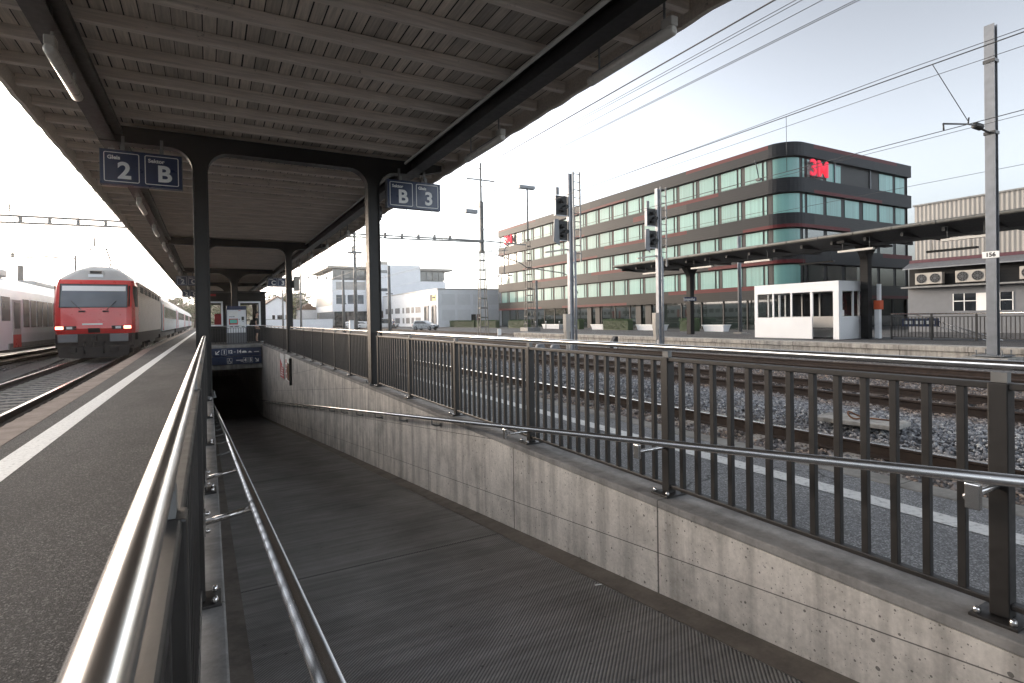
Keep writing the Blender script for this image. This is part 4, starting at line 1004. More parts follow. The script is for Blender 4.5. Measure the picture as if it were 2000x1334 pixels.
b.tube([(-.11,0,6.58),(-.6,0,6.62)], .03, 8); b.lathe([(.03,0),(.10,.05),(.05,.1),(.10,.15),(.05,.2),(.10,.25),(.05,.3),(.10,.35),(.03,.42)], (-1.05,0,6.66), 10, 'x')
b.tube([(-1.0,0,6.66),(-2.2,-.3,6.42),(-4.2,-.58,6.03)], .022, 8); b.tube([(-2.2,-.3,6.42),(-2.15,-.3,6.6)], .02, 6); b.tube([(-4.2,-.58,6.03),(-4.18,-.58,5.86)], .02, 6); b.tube([(-2.2,-.3,6.5),(-4.2,-.37,7.55)], .010, 6)
b.build('cantilever', M['steel_dark'], t)
# wires
def wire(label, x, z, r=.011, y0=-8, y1=300, group='overhead wires along the tracks', sag=0.0, x1=None):
    pts = []
    for i in range(40):
        f = (i/39)**1.6; y = y0+(y1-y0)*f; ph = ((y-7.3) % 36)/36
        pts.append((x+((x1 or x)-x)*f, y, z-sag*4*ph*(1-ph)))
    o = MB().tube(pts, r, 5, True, True).build('overhead_wire', M['wire'], None, fix=False)
    return tag(o, label, 'wire', group)
wire('thick dark feeder wire passing closest to the canopy edge', 12.6, 9.05, 0.0225)
wire('upper thin wire of the pair second from the canopy', 12.2, 8.52, 0.0090); wire('lower thin wire of the pair second from the canopy', 12.2, 8.44, 0.0090)
wire('single thin wire third from the canopy edge', 12.0, 8.08, 0.0090)
wire('upper wire of the fourth pair from the canopy edge', 12.0, 7.72, 0.0090); wire('lower wire of the fourth pair from the canopy edge', 12.0, 7.68, 0.0090)
wire('highest catenary wire crossing the H mast near its top', 15.9, 7.42, 0.0090, sag=.12); wire('dark contact wire of the second track crossing the H mast below its top', 11.2, 5.50, 0.0105)
wire('thin wire just under the dark contact wire on the H mast', 15.9, 7.02, 0.0075, sag=.05)
wire('contact wire meeting the bracket on the H mast', 15.9, 5.60, 0.0105); wire('auxiliary wire under the contact wire at the bracket', 15.9, 5.50, 0.0067)
wire('faint upper wire in front of the warehouse roof', 21.5, 5.53, 0.0075); wire('contact wire above the red locomotive', -4.3, 5.3, 0.0090, 20, 200); wire('messenger wire above the red locomotive', -4.3, 6.6, 0.0090, -8, 200, sag=.5)
wire('contact wire above the white train', -8.5, 5.3, 0.0090, 10, 200); wire('messenger wire above the white train', -8.5, 6.9, 0.0090, -8, 200, sag=.4)
for lab, x, y, z0, z1 in (('dropper wire hanging over the red letters end of the office building', 15.9, 10.9, 5.6, 7.32), ('dropper wire hanging left of the curved office corner', 15.9, 24.0, 5.6, 7.36), ('dropper wire above the middle of the office roof', 15.9, 34, 5.6, 7.3)):
    tag(MB().tube([(x,y,z0),(x,y,z1)], .008, 5).build('dropper_wire', M['wire']), lab, 'wire', 'dropper wires')
b = MB(); b.tube([(15.9,11.9,5.62),(15.85,11.95,6.0),(15.9,12.05,6.25),(15.95,12.0,6.0),(15.9,11.9,5.62)], .012, 6); b.cb(15.9, 11.9, 5.58, .1, .16, .08)
tag(b.build('wire_loop', M['wire']), 'small looped jumper wire standing on the contact wire', 'wire')
# ------------------------------------------------------------------ signals
def signal(label, x, y):
    t = thing('signal_mast', label, 'signal', (x, y, -.45), 0, 'colour light signals between the tracks')
    b = MB(); 
    for s in (-1, 1): b.box(s*.085-.012, s*.085+.012, -.09, .09, .05, 7.72)
    b.box(-.085, .085, -.01, .01, .05, 7.72); b.build('column', M['galv_pale'], t, bevel=.004)
    b = MB(); lx = .42; W = .17
    for s in (-1, 1): b.bar((lx+s*W, .05, 4.0 if s > 0 else 4.4), (lx+s*W, .05, 7.85), .06, .05)
    for i in range(11): b.tube([(lx-W,.05,4.35+.34*i),(lx+W,.05,4.35+.34*i)], .020, 6)
    b.build('ladder', M['galv_dark'], t)
    b = MB(); b.tube([(.27,.02,.1),(.27,.02,4.45)], .055, 10)
    for z in (1.2, 3.3, 3.9): b.box(.1, .3, -.02, .04, z, z+.06)
    b.build('conduit', M['galv_pale'], t)
    b = MB(); b.box(-.34, -.12, -.12, .12, 1.0, 1.75); b.prism([(-.33,1.0),(-.13,1.0),(-.18,.45),(-.28,.45)], 'y', -.10, .10); b.tube([(-.23,0,.0),(-.23,0,.5)], .045, 8); b.build('cable_box', M['beige'], t, bevel=.01)
    for z, nm in ((6.30, 'upper'), (5.25, 'lower')):
        b = MB(); b.box(-.70, -.12, -.02, .10, z-.38, z+.44); hd = b.build('signal_head', M['black'], t, bevel=.03)
        b = MB()
        for ax, az in ((-.41,.20),(-.27,-.05),(-.41,-.18)):
            b.lathe([(.085,-.24),(.095,-.02),(.06,-.015)], (ax, 0, z+az), 12, 'y')
        b.build('lamp_hood', M['rubber'], hd)
        b = MB(); b.box(-.72, -.69, -.03, .12, z-.41, z+.46); b.box(-.70, -.10, -.03, .0, z-.42, z-.38); b.build('rim', M['galv_pale'], hd)
    b = MB(); b.prism([(-.86,4.8),(-.80,5.72),(-.60,5.75),(-.55,4.62)], 'y', -.06, -.03); b.build('back_plate', M['grey'], t); b = MB(); b.box(-.62, -.48, .05, .1, 6.78, 7.1); b.build('top_plate', M['grey'], t)
    b = MB(); b.bar((-1.1,.25,4.35), (-.1,.1,4.5), .10, .06); b.build('bracket', M['beige'], t)
    b = MB(); b.cb(0, 0, .03, .5, .5, .1); b.build('base', M['concrete'], t)
    return t
S1 = signal('left signal mast with ladder, standing clear against the sky', 13.52, 19.3)
dup(S1, (19.02, 19.8, -.45), label='right signal mast with ladder, its head in front of the office windows')
# small items along the tracks
t = thing('dwarf_signal', 'small black triangular shunting signal between the two signal masts', 'signal', (17.0, 20.9, -.42))
b = MB(); b.prism([(-.3,0),(.3,0),(.3,.62),(.16,.62)], 'y', -.12, .12); b.build('housing', M['black'], t, bevel=.02); b = MB(); b.cb(.1, -.14, .06, .2, .03, .1); b.build('plate', M['white'], t)
for lab, x, y in (('squat grey point heater box behind the railing, right of two', 11.22+1.9, 19.95), ('squat grey point heater box behind the railing, left of two', 12.95, 20.9)):
    t = thing('track_box', lab, 'track box', (x, y, -.5), 0); b = MB(); b.lathe([(.22,.0),(.22,.28),(.16,.36),(.05,.38)], (0,0,.12), 12); b.build('cover', M['galv'], t); b = MB(); b.tube([(0,0,0),(0,0,.2)], .06, 8); b.build('stem', M['galv_dark'], t)
t = thing('kilometre_stone', 'small white marker post at the foot of the gantry mast', 'marker', (21.9, 42, -.5)); b = MB(); b.box(-.17, .17, -.05, .05, 0, .75); b.build('plate', M['white'], t, bevel=.01); b = MB(); b.cb(0, 0, .1, .3, .2, .2); b.build('foot', M['concrete'], t)
# ------------------------------------------------------------------ far platform
PX0, PX1 = 21.2, 27.4
b = MB(); b.box(PX0, PX1, -20, 38, -.9, 0); b.prism([(38,0),(43,-.5),(38,-.5)], 'x', PX0, PX1); struct(b.build('platform', [M['street']]))
b = MB(); b.box(PX0-.06, PX0+.5, -20, 38, -.9, .012); b.box(PX0-.12, PX0-.06, -20, 38, -.16, .0); struct(b.build('platform_edge', M['p4face'], bevel=.01))
b = MB(); sheet(b, PX0+.62, PX0+.75, -20, 38, .006); struct(b.build('safety_line', M['line'], fix=False))
C4 = thing('far_platform_canopy', 'dark canopy with curved steel columns on the platform across the tracks', 'canopy', (25.5, 0, 0))
b = MB(); prof = [(-2.15,4.36),(-2.15,4.50),(-1.2,4.56),(0,4.36),(1.2,4.56),(2.15,4.50),(2.15,4.36),(1.2,4.22),(.5,4.10),(-.5,4.10),(-1.2,4.22)]
b.prism(prof, 'y', -20, 28.4); b.build('roof', M['col_paint'], C4)
b = MB(); b.tube([(-2.17,-20,4.42),(-2.17,28.4,4.42)], .075, 8)
for i in range(33): b.tube([(-2.17,-19.5+1.48*i,4.42),(-2.17,-19.46+1.48*i,4.42)], .080, 8)
b.build('gutter', M['mast_paint'], C4)
b = MB()
for i in range(35): b.box(-1.85, 1.85, -19+1.38*i, -18.9+1.38*i, 4.10, 4.24)
b.build('rafter_row', M['black'], C4)
for y in (-15.5, -6, 3.8, 13.75, 23.9):
    o = [(-1.9,4.22),(-1.9,4.12)]+arc(-.16-.62, 3.35, .62, PI/2, 0)+[(-.16,0),(.16,0)]+arc(.16+.62, 3.35, .62, PI, PI/2)+[(1.9,4.12),(1.9,4.22)]
    b = MB(); b.prism([(q[0], q[1]+(.12 if 3.9 < q[1] < 4.0 else 0)) for q in o], 'y', y-.16, y+.16); b.build('column', M['clad_brown'], C4, bevel=.01)
for i, y in enumerate((25.3, 21.4, 17.9, 13.2, 9.4)):
    t = thing('strip_lamp', 'strip lamp hanging under the far canopy edge, %s from the left' % ('first','second','third','fourth','fifth')[i], 'lamp', (23.75, y, 3.72), 0, 'strip lamps of the far canopy')
    b = MB(); b.box(-.08, .08, -.72, .72, 0, .09); b.build('diffuser', M['diffuser'], t, bevel=.01)
    b = MB(); b.tube([(0,-.55,.09),(0,-.55,.55)], .012, 6); b.tube([(0,.55,.09),(0,.55,.55)], .012, 6); b.build('hanger_rod', M['galv_dark'], t)
for i, y in enumerate((17.0, 11.2)):
    t = thing('strip_lamp', 'dark strip lamp hanging behind the %s of the far canopy' % ('shelter side','right half')[i], 'lamp', (27.1, y, 3.66), 0, 'strip lamps of the far canopy')
    b = MB(); b.box(-.08, .08, -.9, .9, 0, .09); b.build('diffuser', M['steel_dark'], t, bevel=.01)
    b = MB(); b.tube([(0,-.7,.09),(0,-.7,.75)], .012, 6); b.tube([(0,.7,.09),(0,.7,.75)], .012, 6); b.build('hanger_rod', M['galv_dark'], t)
t = thing('shelter', 'white waiting shelter with four window openings on the far platform', 'shelter', (23.9, 14.02, 0))
b = MB(); Ls = 4.2; D = 1.95; th = .07
b.box(0, D, 0, Ls, 2.48, 2.56)
b.box(0, th, 0, Ls, 2.12, 2.48); b.box(0, th, 1.22, Ls, .0, .98)
for y0, y1 in ((0,.26),(1.18,1.30),(2.18,2.27),(3.12,3.21),(4.02,Ls)): b.box(-.002, th-.004, y0, y1, .001 if y0 == 0 else .98, 2.12)
b.box(th, D, 0, th, 2.12, 2.48); b.box(th, D, 0, th, 0, 1.0); b.box(th, th+.2, .001, th, 1.0, 2.12); b.box(1.05, 1.13, .001, th, 1.0, 2.12); b.box(D-.1, D, .001, th, 1.0, 2.12)
b.box(th, D, Ls-th, Ls, 2.12, 2.48); b.box(th, D, Ls-th, Ls, 0, 1.0); b.box(1.0, 1.08, Ls-th, Ls-.001, 1.0, 2.12); b.box(D-.1, D, Ls-th, Ls-.001, 1.0, 2.12); b.box(th, th+.12, Ls-th, Ls-.001, 1.0, 2.12)
b.box(D-th, D, th, Ls-th, 2.12, 2.48); b.box(D-th, D, th, Ls-th, 0, 1.0)
for i in range(5): y0 = .2+.9*i; b.box(D-th, D, y0, y0+.07, 1.0, 2.12)
b.build('wall', M['white_metal'], t, bevel=.006)
for i in range(4):
    b = MB(); b.box(D-.04, D-.03, .2+.9*i, 1.1+.9*i, 1.0, 2.12); b.build('pane', M['glass'], t)
for y0, y1 in ((1.30,2.18),(2.27,3.12),(3.21,4.02)):
    b = MB(); b.box(.03, .038, y0, y1, .98, 2.12); b.build('pane', M['pane'], t)
for x0, x1 in ((.27,1.05),(1.13,1.85)):
    b = MB(); b.box(x0, x1, .03, .038, 1.0, 2.12); b.build('pane', M['pane'], t)
b = MB(); b.box(1.35, 1.75, .3, 3.6, .42, .47); b.box(1.42, 1.47, .5, .56, 0, .42); b.box(1.42, 1.47, 3.2, 3.26, 0, .42); b.build('bench', M['grey'], t)
b = MB(); b.box(.2, .36, -.012, 0, 1.02, 1.28); b.build('notice', M['white'], t)
t = thing('ticket_validator', 'orange ticket validator box on a white post by the far shelter', 'validator', (25.85, 13.45, 0))
b = MB(); b.box(-.1, .1, -.10, .10, 0, 1.35); b.box(.02, .18, -.06, .06, 1.35, 2.4); b.build('post', M['white_metal'], t, bevel=.008); b = MB(); b.box(-.13, .17, -.15, .12, 1.28, 1.68); b.build('case', M['orange'], t, bevel=.02)
t = thing('station_name_sign', 'small blue station sign reading Langenthal on the far canopy column', 'sign', (25.34, 23.66, 2.12))
b = MB(); b.box(-.62, .40, -.02, .02, -.12, .12); b.build('panel', M['blue'], t); text_mesh('Langenthal', .21, 'station_name', M['white'], t, (-.19, -.024, -.01), bold=.004)
t = thing('stair_railing', 'railing with bright top rail around the far platform stairs', 'railing', (25.8, 0, 0))
b = MB(); b.tube([(0,-6,1.06),(0,12.9,1.06)], .028, 8); b.build('top_rail', M['inox'], t); b = MB(); b.box(-.02, .02, -6, 12.9, .92, .95); b.box(-.02, .02, -6, 12.9, .08, .11); b.build('middle_rail', M['rail_paint'], t)
for i in range(10): b = MB(); b.box(-.03, .03, 12.85-1.5*i, 12.91-1.5*i, 0, 1.04); b.build('post', M['rail_paint'], t)
for i in range(64): b = MB(); y = 12.75-.13*i; b.box(-.013, .013, y-.013, y+.013, .1, .93); b.build('baluster', M['rail_paint'], t)
b = MB(); b.tube([(.35,12.2,1.06),(.35,9.2,.0)], .026, 8); b.tube([(.35,12.2,.85),(.35,9.7,.0)], .018, 8); b.build('sloping_rail', M['inox'], t)
t = thing('stair_sign', 'small blue panel behind the far stair railing', 'sign', (26.1, 12.1, .55))
b = MB(); b.box(-.02, .02, -.85, .55, -.02, .32); b.build('panel', M['blue'], t); b = MB()
for i in range(6): b.box(-.024, -.021, -.7+.2*i, -.58+.2*i, .08, .22)
b.build('mark', M['white'], t)
t = thing('lamp_column', 'grey lamp column with concrete foot standing left of the far shelter', 'lamp column', (28.3, 22.6, -.2))
b = MB(); b.tube([(0,0,.3),(0,0,6.1)], .11, 12); b.build('pole', M['galv'], t); b = MB(); b.box(-.42, .42, -.4, .4, -.3, .18); b.cb(0,0,.24,.55,.55,.05); b.build('foot', M['concrete'], t)
# ------------------------------------------------------------------ office building
OB = thing('office_building', 'large dark office building with red stripes, teal windows and a rounded corner', 'office building', (0, 0, 0))
FX, FY, XE, YL, RC = 49.2, 33.44, 71.5, 94.2, 2.3
def path(off, step=1.5):
    P = []; n = int((YL-(FY+RC))/step)
    for i in range(n+1): P.append((FX+off, YL-(YL-FY-RC)*i/n))
    for a in np.linspace(PI, 1.5*PI, 10)[1:-1]: P.append((FX+RC+(RC-off)*math.cos(a), FY+RC+(RC-off)*math.sin(a)))
    n = int((XE-FX-RC)/step)
    for i in range(n+1): P.append((FX+RC+(XE-FX-RC)*i/n, FY+off))
    P.append((XE-off, FY+off)); P.append((XE-off, FY+18))
    return P
def plen(P):
    u = [0]
    for a, c in zip(P, P[1:]): u.append(u[-1]+math.hypot(c[0]-a[0], c[1]-a[1]))
    return u
P0 = path(0); U0 = plen(P0)
bands = [  # z0, z1, base [(u_to, mat)], red [(row, u0, u1)]
 (16.62, 17.95, [(16,1),(29,2),(74,0),(200,1)], [(2,0,14),(0,24,37),(2,48,58),(2,64,79.5)]),
 (13.10, 14.50, [(20,0),(40,1),(47,2),(200,0)], [(0,20,28),(1,38.5,42),(2,44,52),(0,63.5,76),(0,0,3)]),
 (9.62, 11.05, [(13,2),(24,1),(33,1),(52,1),(64,0),(200,2)], [(0,9,30),(2,32,47.5),(0,56,70.5)]),
 (6.10, 7.58, [(16,3),(30,2),(45,1),(200,1)], [(2,12,24),(2,29,44),(0,50,62),(2,76,99)]),
 (2.60, 4.02, [(40,3),(52,3),(66,1),(80,2),(200,1)], [(0,0,15),(0,22,37.5),(2,44.5,60),(0,66,90)]),
]
for z0, z1, base, red in bands:
    b = MB(); inn = path(.4)
    zs = [z0, z0+(z1-z0)*.24, z0+(z1-z0)*.70, z1]
    for i in range(len(P0)-1):
        um = (U0[i]+U0[i+1])/2
        bm_ = next(m for lim, m in base if um < lim)
        for r_ in range(3):
            b.cur = 4 if any(rr == r_ and a <= um <= c for rr, a, c in red) else bm_
            b.add([(*P0[i], zs[r_]), (*P0[i+1], zs[r_]), (*P0[i+1], zs[r_+1]), (*P0[i], zs[r_+1])], [(0,1,2,3)])
        b.cur = bm_
        b.add([(*P0[i], z1), (*P0[i+1], z1), (*inn[i+1], z1), (*inn[i], z1)], [(0,1,2,3)]); b.add([(*P0[i], z0), (*P0[i+1], z0), (*inn[i+1], z0), (*inn[i], z0)], [(0,1,2,3)])
    b.box(FX+.01, FX+.4, YL, YL+.02, z0, z1); b.box(FX+.4, XE, YL-.4, YL, z0, z1)
    b.build('spandrel_band', [M['clad_dark'], M['clad_mid'], M['clad_light'], M['clad_brown'], M['clad_red']], OB, fix=False)
core = path(.42)+[(XE-.42, YL-.42)]
b = MB(); b.prism(core, 'z', 2.6, 17.6); b.build('core_wall', M['black'], OB)
b = MB(); b.prism(path(.3)+[(XE-.3, YL-.3)], 'z', 17.55, 17.86); b.box(55, 60, 60, 68, 17.8, 18.9); b.box(53, 56, 72, 75, 17.8, 18.6); b.build('roof', M['grey'], OB)
levels = [(14.50,16.62),(11.05,13.10),(7.58,9.62),(4.02,6.10)]
OW = .40
for li, (z0, z1) in enumerate(levels):
    for k in range(19):
        y1 = YL-.55-3.05*k; y0 = y1-2.02
        b = MB(); b.box(FX+OW-.03, FX+OW, y0, y1, z0+.03, z1-.12); b.box(FX+OW-.03, FX+OW, y0-.50, y0-.24, z0+.03, z1-.12); wn = b.build('window', M['glass_office'], OB)
        b = MB(); b.box(FX+OW-.05, FX+OW-.03, y0-.52, y1+.02, z0+.46, z0+.50) if li < 2 and k > 9 else b.box(FX+OW-.05, FX+OW-.03, y1, y1+.04, z0+.03, z1-.12); b.build('rail' if li < 2 and k > 9 else 'frame', M['black'], wn)
    b = MB(); aa = np.linspace(PI+.12, 1.5*PI-.12, 10); rr = RC-OW+.04
    for s0, s1 in ((0,5),(5,9)):
        b.grid([[(FX+RC+rr*math.cos(a), FY+RC+rr*math.sin(a), z0+.03), (FX+RC+rr*math.cos(a), FY+RC+rr*math.sin(a), z1-.12)] for a in aa[s0:s1+1]], smooth=True)
    b.build('curved_window', M['glass_office'], OB)
    for x0, x1 in ((51.75,52.05),(52.5,55.1),(55.7,58.2),(58.9,61.5),(62.3,64.9),(65.5,68.2),(68.8,70.7)):
        if li == 0 and 57.0 < x0 < 63.5: continue
        b = MB(); b.box(x0, x1, FY+OW-.03, FY+OW, z0+.03, z1-.12); b.build('window', M['glass_office'] if li < 2 else M['glass_ground'], OB)
b = MB(); b.box(57.1, 63.6, FY+.40, FY+.418, 14.52, 16.55); b.build('loggia_shade', M['black'], OB)  # flat black sheet in place of the shaded recess
b = MB(); b.box(57.0, 57.12, FY+.25, FY+.40, 14.5, 16.62); b.box(63.55, 63.65, FY+.25, FY+.4, 14.5, 16.62); b.box(57.3, 58.2, FY+.30, FY+.38, 16.42, 16.48); b.build('loggia_post', M['galv'], OB)
b = MB(); pp = path(.62); b.grid([[(x, y, -.5), (x, y, 2.6)] for x, y in pp]); b.build('shopfront', M['glass_ground'], OB, fix=False)
b = MB()
for i, (x, y) in enumerate(pp):
    if i % 2 == 0: b = MB(); b.box(x-.08, x+.08, y-.08, y+.08, -.5, 2.6); b.build('mullion', M['black'], OB)
for y in (66.2, 64.2, 55.5, 53.6, 51.8): b = MB(); b.box(FX+.45, FX+.75, y-.5, y+.5, -.5, 2.6); b.build('entrance_frame', M['black'], OB)
for i, (u, lv) in enumerate(((5, 13.9), (30, 17.1), (12, 3.3), (58, 17.3))):
    pass
def letters(label, loc, rz, h):
    t = thing('illuminated_sign', label, 'sign', loc, rz, 'red company letters on the office building')
    o = text_mesh('3M', h, 'letters', M['sign3m'], t, (0,0,0), bold=.016*h, ext=.07, sx=1.08)
    
    for zz in (-.36, .28): b = MB(); b.box(-h*.55, h*.55, .17, .24, h*zz, h*(zz+.06)); b.build('support_bar', M['black'], t)
    return t
letters('big red illuminated letters at the rounded corner of the office building', (53.85, FY-.05, 15.52), 0, 2.25)
letters('red illuminated letters at the far left end of the office building', (FX-.05, 90.2, 15.65), R(-90), 2.25)
# ------------------------------------------------------------------ warehouse at the right
WH = thing('warehouse', 'grey corrugated warehouse with air-conditioning units behind the far platform', 'warehouse', (0,0,0))
WX = 50.0
b = MB(); b.box(WX, 80, -40, 23.7, -.5, 3.0); b.build('lower_wall', M['grey'], WH)
b = MB(); b.box(WX+.3, 80, -40, 23.3, 3.0, 9.62); b.build('corrugated_wall', M['corr'], WH)
b = MB(); b.box(WX+.2, 80.1, -40, 23.4, 9.62, 9.74); b.box(WX-.9, WX+.2, -40, 23.8, 3.0, 3.12); b.build('roof_edge', M['galv_dark'], WH)
b = MB(); b.prism([(WX-.75,4.50),(WX+.29,5.0),(WX+.29,5.06),(WX-.75,4.58)], 'y', -40, 23.75); b.build('lean_to_roof', M['galv'], WH)
b = MB(); b.box(WX+.24, WX+.31, -40, 23.7, 5.05, 5.30); b.build('red_strip', M['purple'], WH)
b = MB(); b.box(WX+.22, WX+.29, -40, 23.7, 3.12, 4.75); b.build('recess_wall', M['clad_brown'], WH)
b = MB(); b.box(WX-.02, WX, 17.0, 20.6, 1.15, 2.45); wn = b.build('window', M['glass'], WH)
b = MB(); b.box(WX-.04, WX-.02, 18.45, 19.15, 1.15, 2.45)
for y in (16.98, 17.72, 19.85, 20.55): b.box(WX-.05, WX-.02, y, y+.06, 1.15, 2.45)
b.box(WX-.05, WX-.02, 17.0, 20.6, 1.85, 1.91); b.build('frame', M['white'], wn)
b = MB(); b.box(WX-.05, WX, -5, 17.0-.9, .6, 2.9); pb = b.build('burgundy_front', M['purple'], WH)
b = MB(); 
for y in (14.4, 12.6, 10.8): b.box(WX-.07, WX-.05, y, y+1.4, 1.2, 2.5)
b.build('window', M['glass'], pb)
for i, (y, n, lab) in enumerate(((22.0,2,'leftmost double air conditioner on the warehouse ledge'),(19.3,2,'double air conditioner in the middle of the warehouse ledge'),(16.0,1,'single air conditioner right of the H mast on the warehouse ledge'),(13.4,2,'air conditioner at the right edge of the warehouse ledge'))):
    t = thing('air_conditioner', lab, 'air conditioner', (WX-.35, y, 3.12), 0, 'air conditioners on the warehouse ledge')
    wv = .92*n; b = MB(); b.box(-.22, .22, -wv/2, wv/2, .16, 1.05); b.build('case', M['beige'], t, bevel=.02); b = MB(); b.box(-.2, .2, -wv/2, wv/2, .0, .06); b.box(-.2,.2,-wv/2+.1,-wv/2+.16,.06,.16); b.box(-.2,.2,wv/2-.16,wv/2-.1,.06,.16); b.build('stand', M['black'], t)
    for q in range(n):
        cy = -wv/2+.46+.92*q; b = MB(); b.lathe([(.36,0),(.36,.014)], (-.235, cy, .60), 18, 'x'); fn = b.build('fan', M['black'], t)
        b = MB()
        for r_ in (.10,.22,.34): b.tube([(-.245, cy+r_*math.cos(a), .6+r_*math.sin(a)) for a in np.linspace(0, 2*PI, 17)], .010, 5)
        for a in np.linspace(0, PI, 5)[:-1]: b.bar((-.245, cy-.35*math.cos(a), .6-.35*math.sin(a)), (-.245, cy+.35*math.cos(a), .6+.35*math.sin(a)), .014, .014)
        b.build('grille', M['grey'], fn)
# ------------------------------------------------------------------ white office block, hall, shed
WB = thing('white_office_block', 'white office block with flat overhanging roof beyond the second column', 'office building', (28.7, 150, -.6))
b = MB(); b.box(0, 32, 0, 26, 4.2, 12.6); b.box(9, 24, -1.2, 20, 4.2, 16.9); b.build('wall', M['white_wall'], WB)
b = MB(); b.box(.25, 31.5, .3, 25.6, 12.6, 15.6); b.build('top_storey', M['glass_train'], WB)
b = MB(); b.box(-1.4, 9, -1.6, 27, 15.6, 16.2); b.box(23.9, 33.8, -1.4, 20, 15.6, 16.2); b.box(10.5, 16, 3, 12, 16.9, 18.2); b.build('roof', M['beige'], WB)
b = MB(); b.box(.6, 31, .6, 25, 0, 4.2); b.build('ground_floor', M['glass'], WB)
for x0, x1 in ((1.0,4.2),(4.9,8.6)): b = MB(); b.box(x0, x1, -.06, 0, 12.9, 15.2); b.build('window', M['glass_train'], WB)
for i in range(4): b = MB(); b.box(24.3+1.9*i, 26.0+1.9*i, -.06, .2, 12.9, 15.1); b.build('window', M['glass_train'], WB)
for x0, x1 in ((1.0,3.4),(4.0,5.9),(6.6,8.2)): b = MB(); b.box(x0, x1, -.08, 0, 6.2, 8.6); b.build('window', M['glass_cab'], WB)
b = MB(); b.box(1.0, 8.7, -.05, 0, 10.0, 12.1); b.build('louvre', M['loco_grey'], WB)
for x0, z in ((12.5,14.6),(12.5,9.6)): b = MB(); b.box(x0, x0+2.0, -1.26, -1.2, z, z+.8); b.build('window', M['glass_cab'], WB)
for y0, y1, z0, z1 in ((1,23,5.9,8.4),(2,12,10.2,12.2)): b = MB(); b.box(-.06, 0, y0, y1, z0, z1); b.build('louvre', M['loco_grey'], WB)
HL = thing('white_hall', 'low white hall with roller doors and a yellow sign left of the office tower', 'hall', (40.8, 105, -.55))
b = MB(); b.box(0, 26, 0, 40, 0, 7.75); b.build('wall', M['white_wall'], HL)
b = MB(); b.box(-.1, 26.1, -.1, 40.1, 7.75, 7.95); b.box(2, 20, 8, 34, 7.9, 8.3); b.build('roof', M['loco_grey'], HL)
for y in (1.0, 5.4): 
    b = MB(); b.box(-.12, 0, y, y+2.6, 0, 4.6); rd = b.build('roller_door', M['grey'], HL)
    b = MB(); b.box(-.14, -.12, y+1.2, y+2.3, .5, 4.3); b.build('door_glazing', M['glass_train'], rd)
for y, wd in ((10.5,3.2),(15,1.6),(18,2.6),(22,1.2),(25.5,3.6),(31,1.2),(34,3.5)):
    for z in (.8, 3.2): b = MB(); b.box(-.05, 0, y, y+wd, z, z+1.3); b.build('window', M['grey'], HL)
b = MB(); b.box(-.06, 0, 1.0, 4.4, 5.5, 6.8); sg = b.build('yellow_sign', M['yellow'], HL); b = MB(); b.box(-.09, -.06, 3.1, 4.4, 5.5, 6.8); b.build('dark_square', M['black'], sg); b = MB(); b.box(-.09, -.06, 1.3, 2.8, 6.0, 6.35); b.build('mark', M['under'], sg)
for i in range(4):
    for z in (1.4, 4.6): b = MB(); b.box(.8+3.5*i, 3.7+3.5*i, -.05, 0, z, z+2.2); b.build('window', M['white_metal'], HL)  # white panels stand in for sun patches reflected onto this wall
b = MB(); b.box(7.4, 8.4, -.12, 0, 0, 2.6); b.build('door', M['black'], HL); b = MB(); b.box(8.6, 9.4, -.12, 0, 0, 2.6); b.build('red_door', M['purple'], HL)
SH = thing('gabled_shed', 'pale gabled shed with dark doors far behind the waiting room', 'shed', (11.3, 140, -.6))
b = MB(); b.prism([(0,0),(6.2,0),(6.2,5.4),(3.1,7.5),(0,5.4)], 'y', 0, 14); b.build('wall', M['white_wall'], SH)
b = MB(); b.prism([(-.4,5.25),(3.1,7.65),(6.6,5.25),(6.6,5.45),(3.1,7.9),(-.4,5.45)], 'y', -.5, 14.5); b.build('roof', M['roof_tile'], SH)
for x0, x1 in ((1.8,2.4),(2.9,4.2),(4.7,6.0)): b = MB(); b.box(x0, x1, -.05, 0, 1.6 if x0 > 2 else .8, 3.3); b.build('opening', M['glass'], SH)
t = thing('far_house', 'small pale house among the trees left of the white office block', 'house', (24, 175, -.6))
b = MB(); b.box(0, 5, 0, 8, 0, 5.2); b.build('wall', M['white_wall'], t); b = MB(); b.prism([(-.4,5.2),(2.5,7.2),(5.4,5.2)], 'y', -.3, 8.3); b.build('roof', M['roof_tile'], t)
t = thing('parapet_wall', 'low pale wall in front of the trees and gabled shed', 'wall', (9.5, 128, -.6)); b = MB(); b.box(0, 15, 0, .3, 0, 2.2); b.build('wall_face', M['white_wall'], t); b = MB(); b.box(-.05, 15.05, -.05, .35, 2.2, 2.3); b.build('coping', M['concrete'], t)
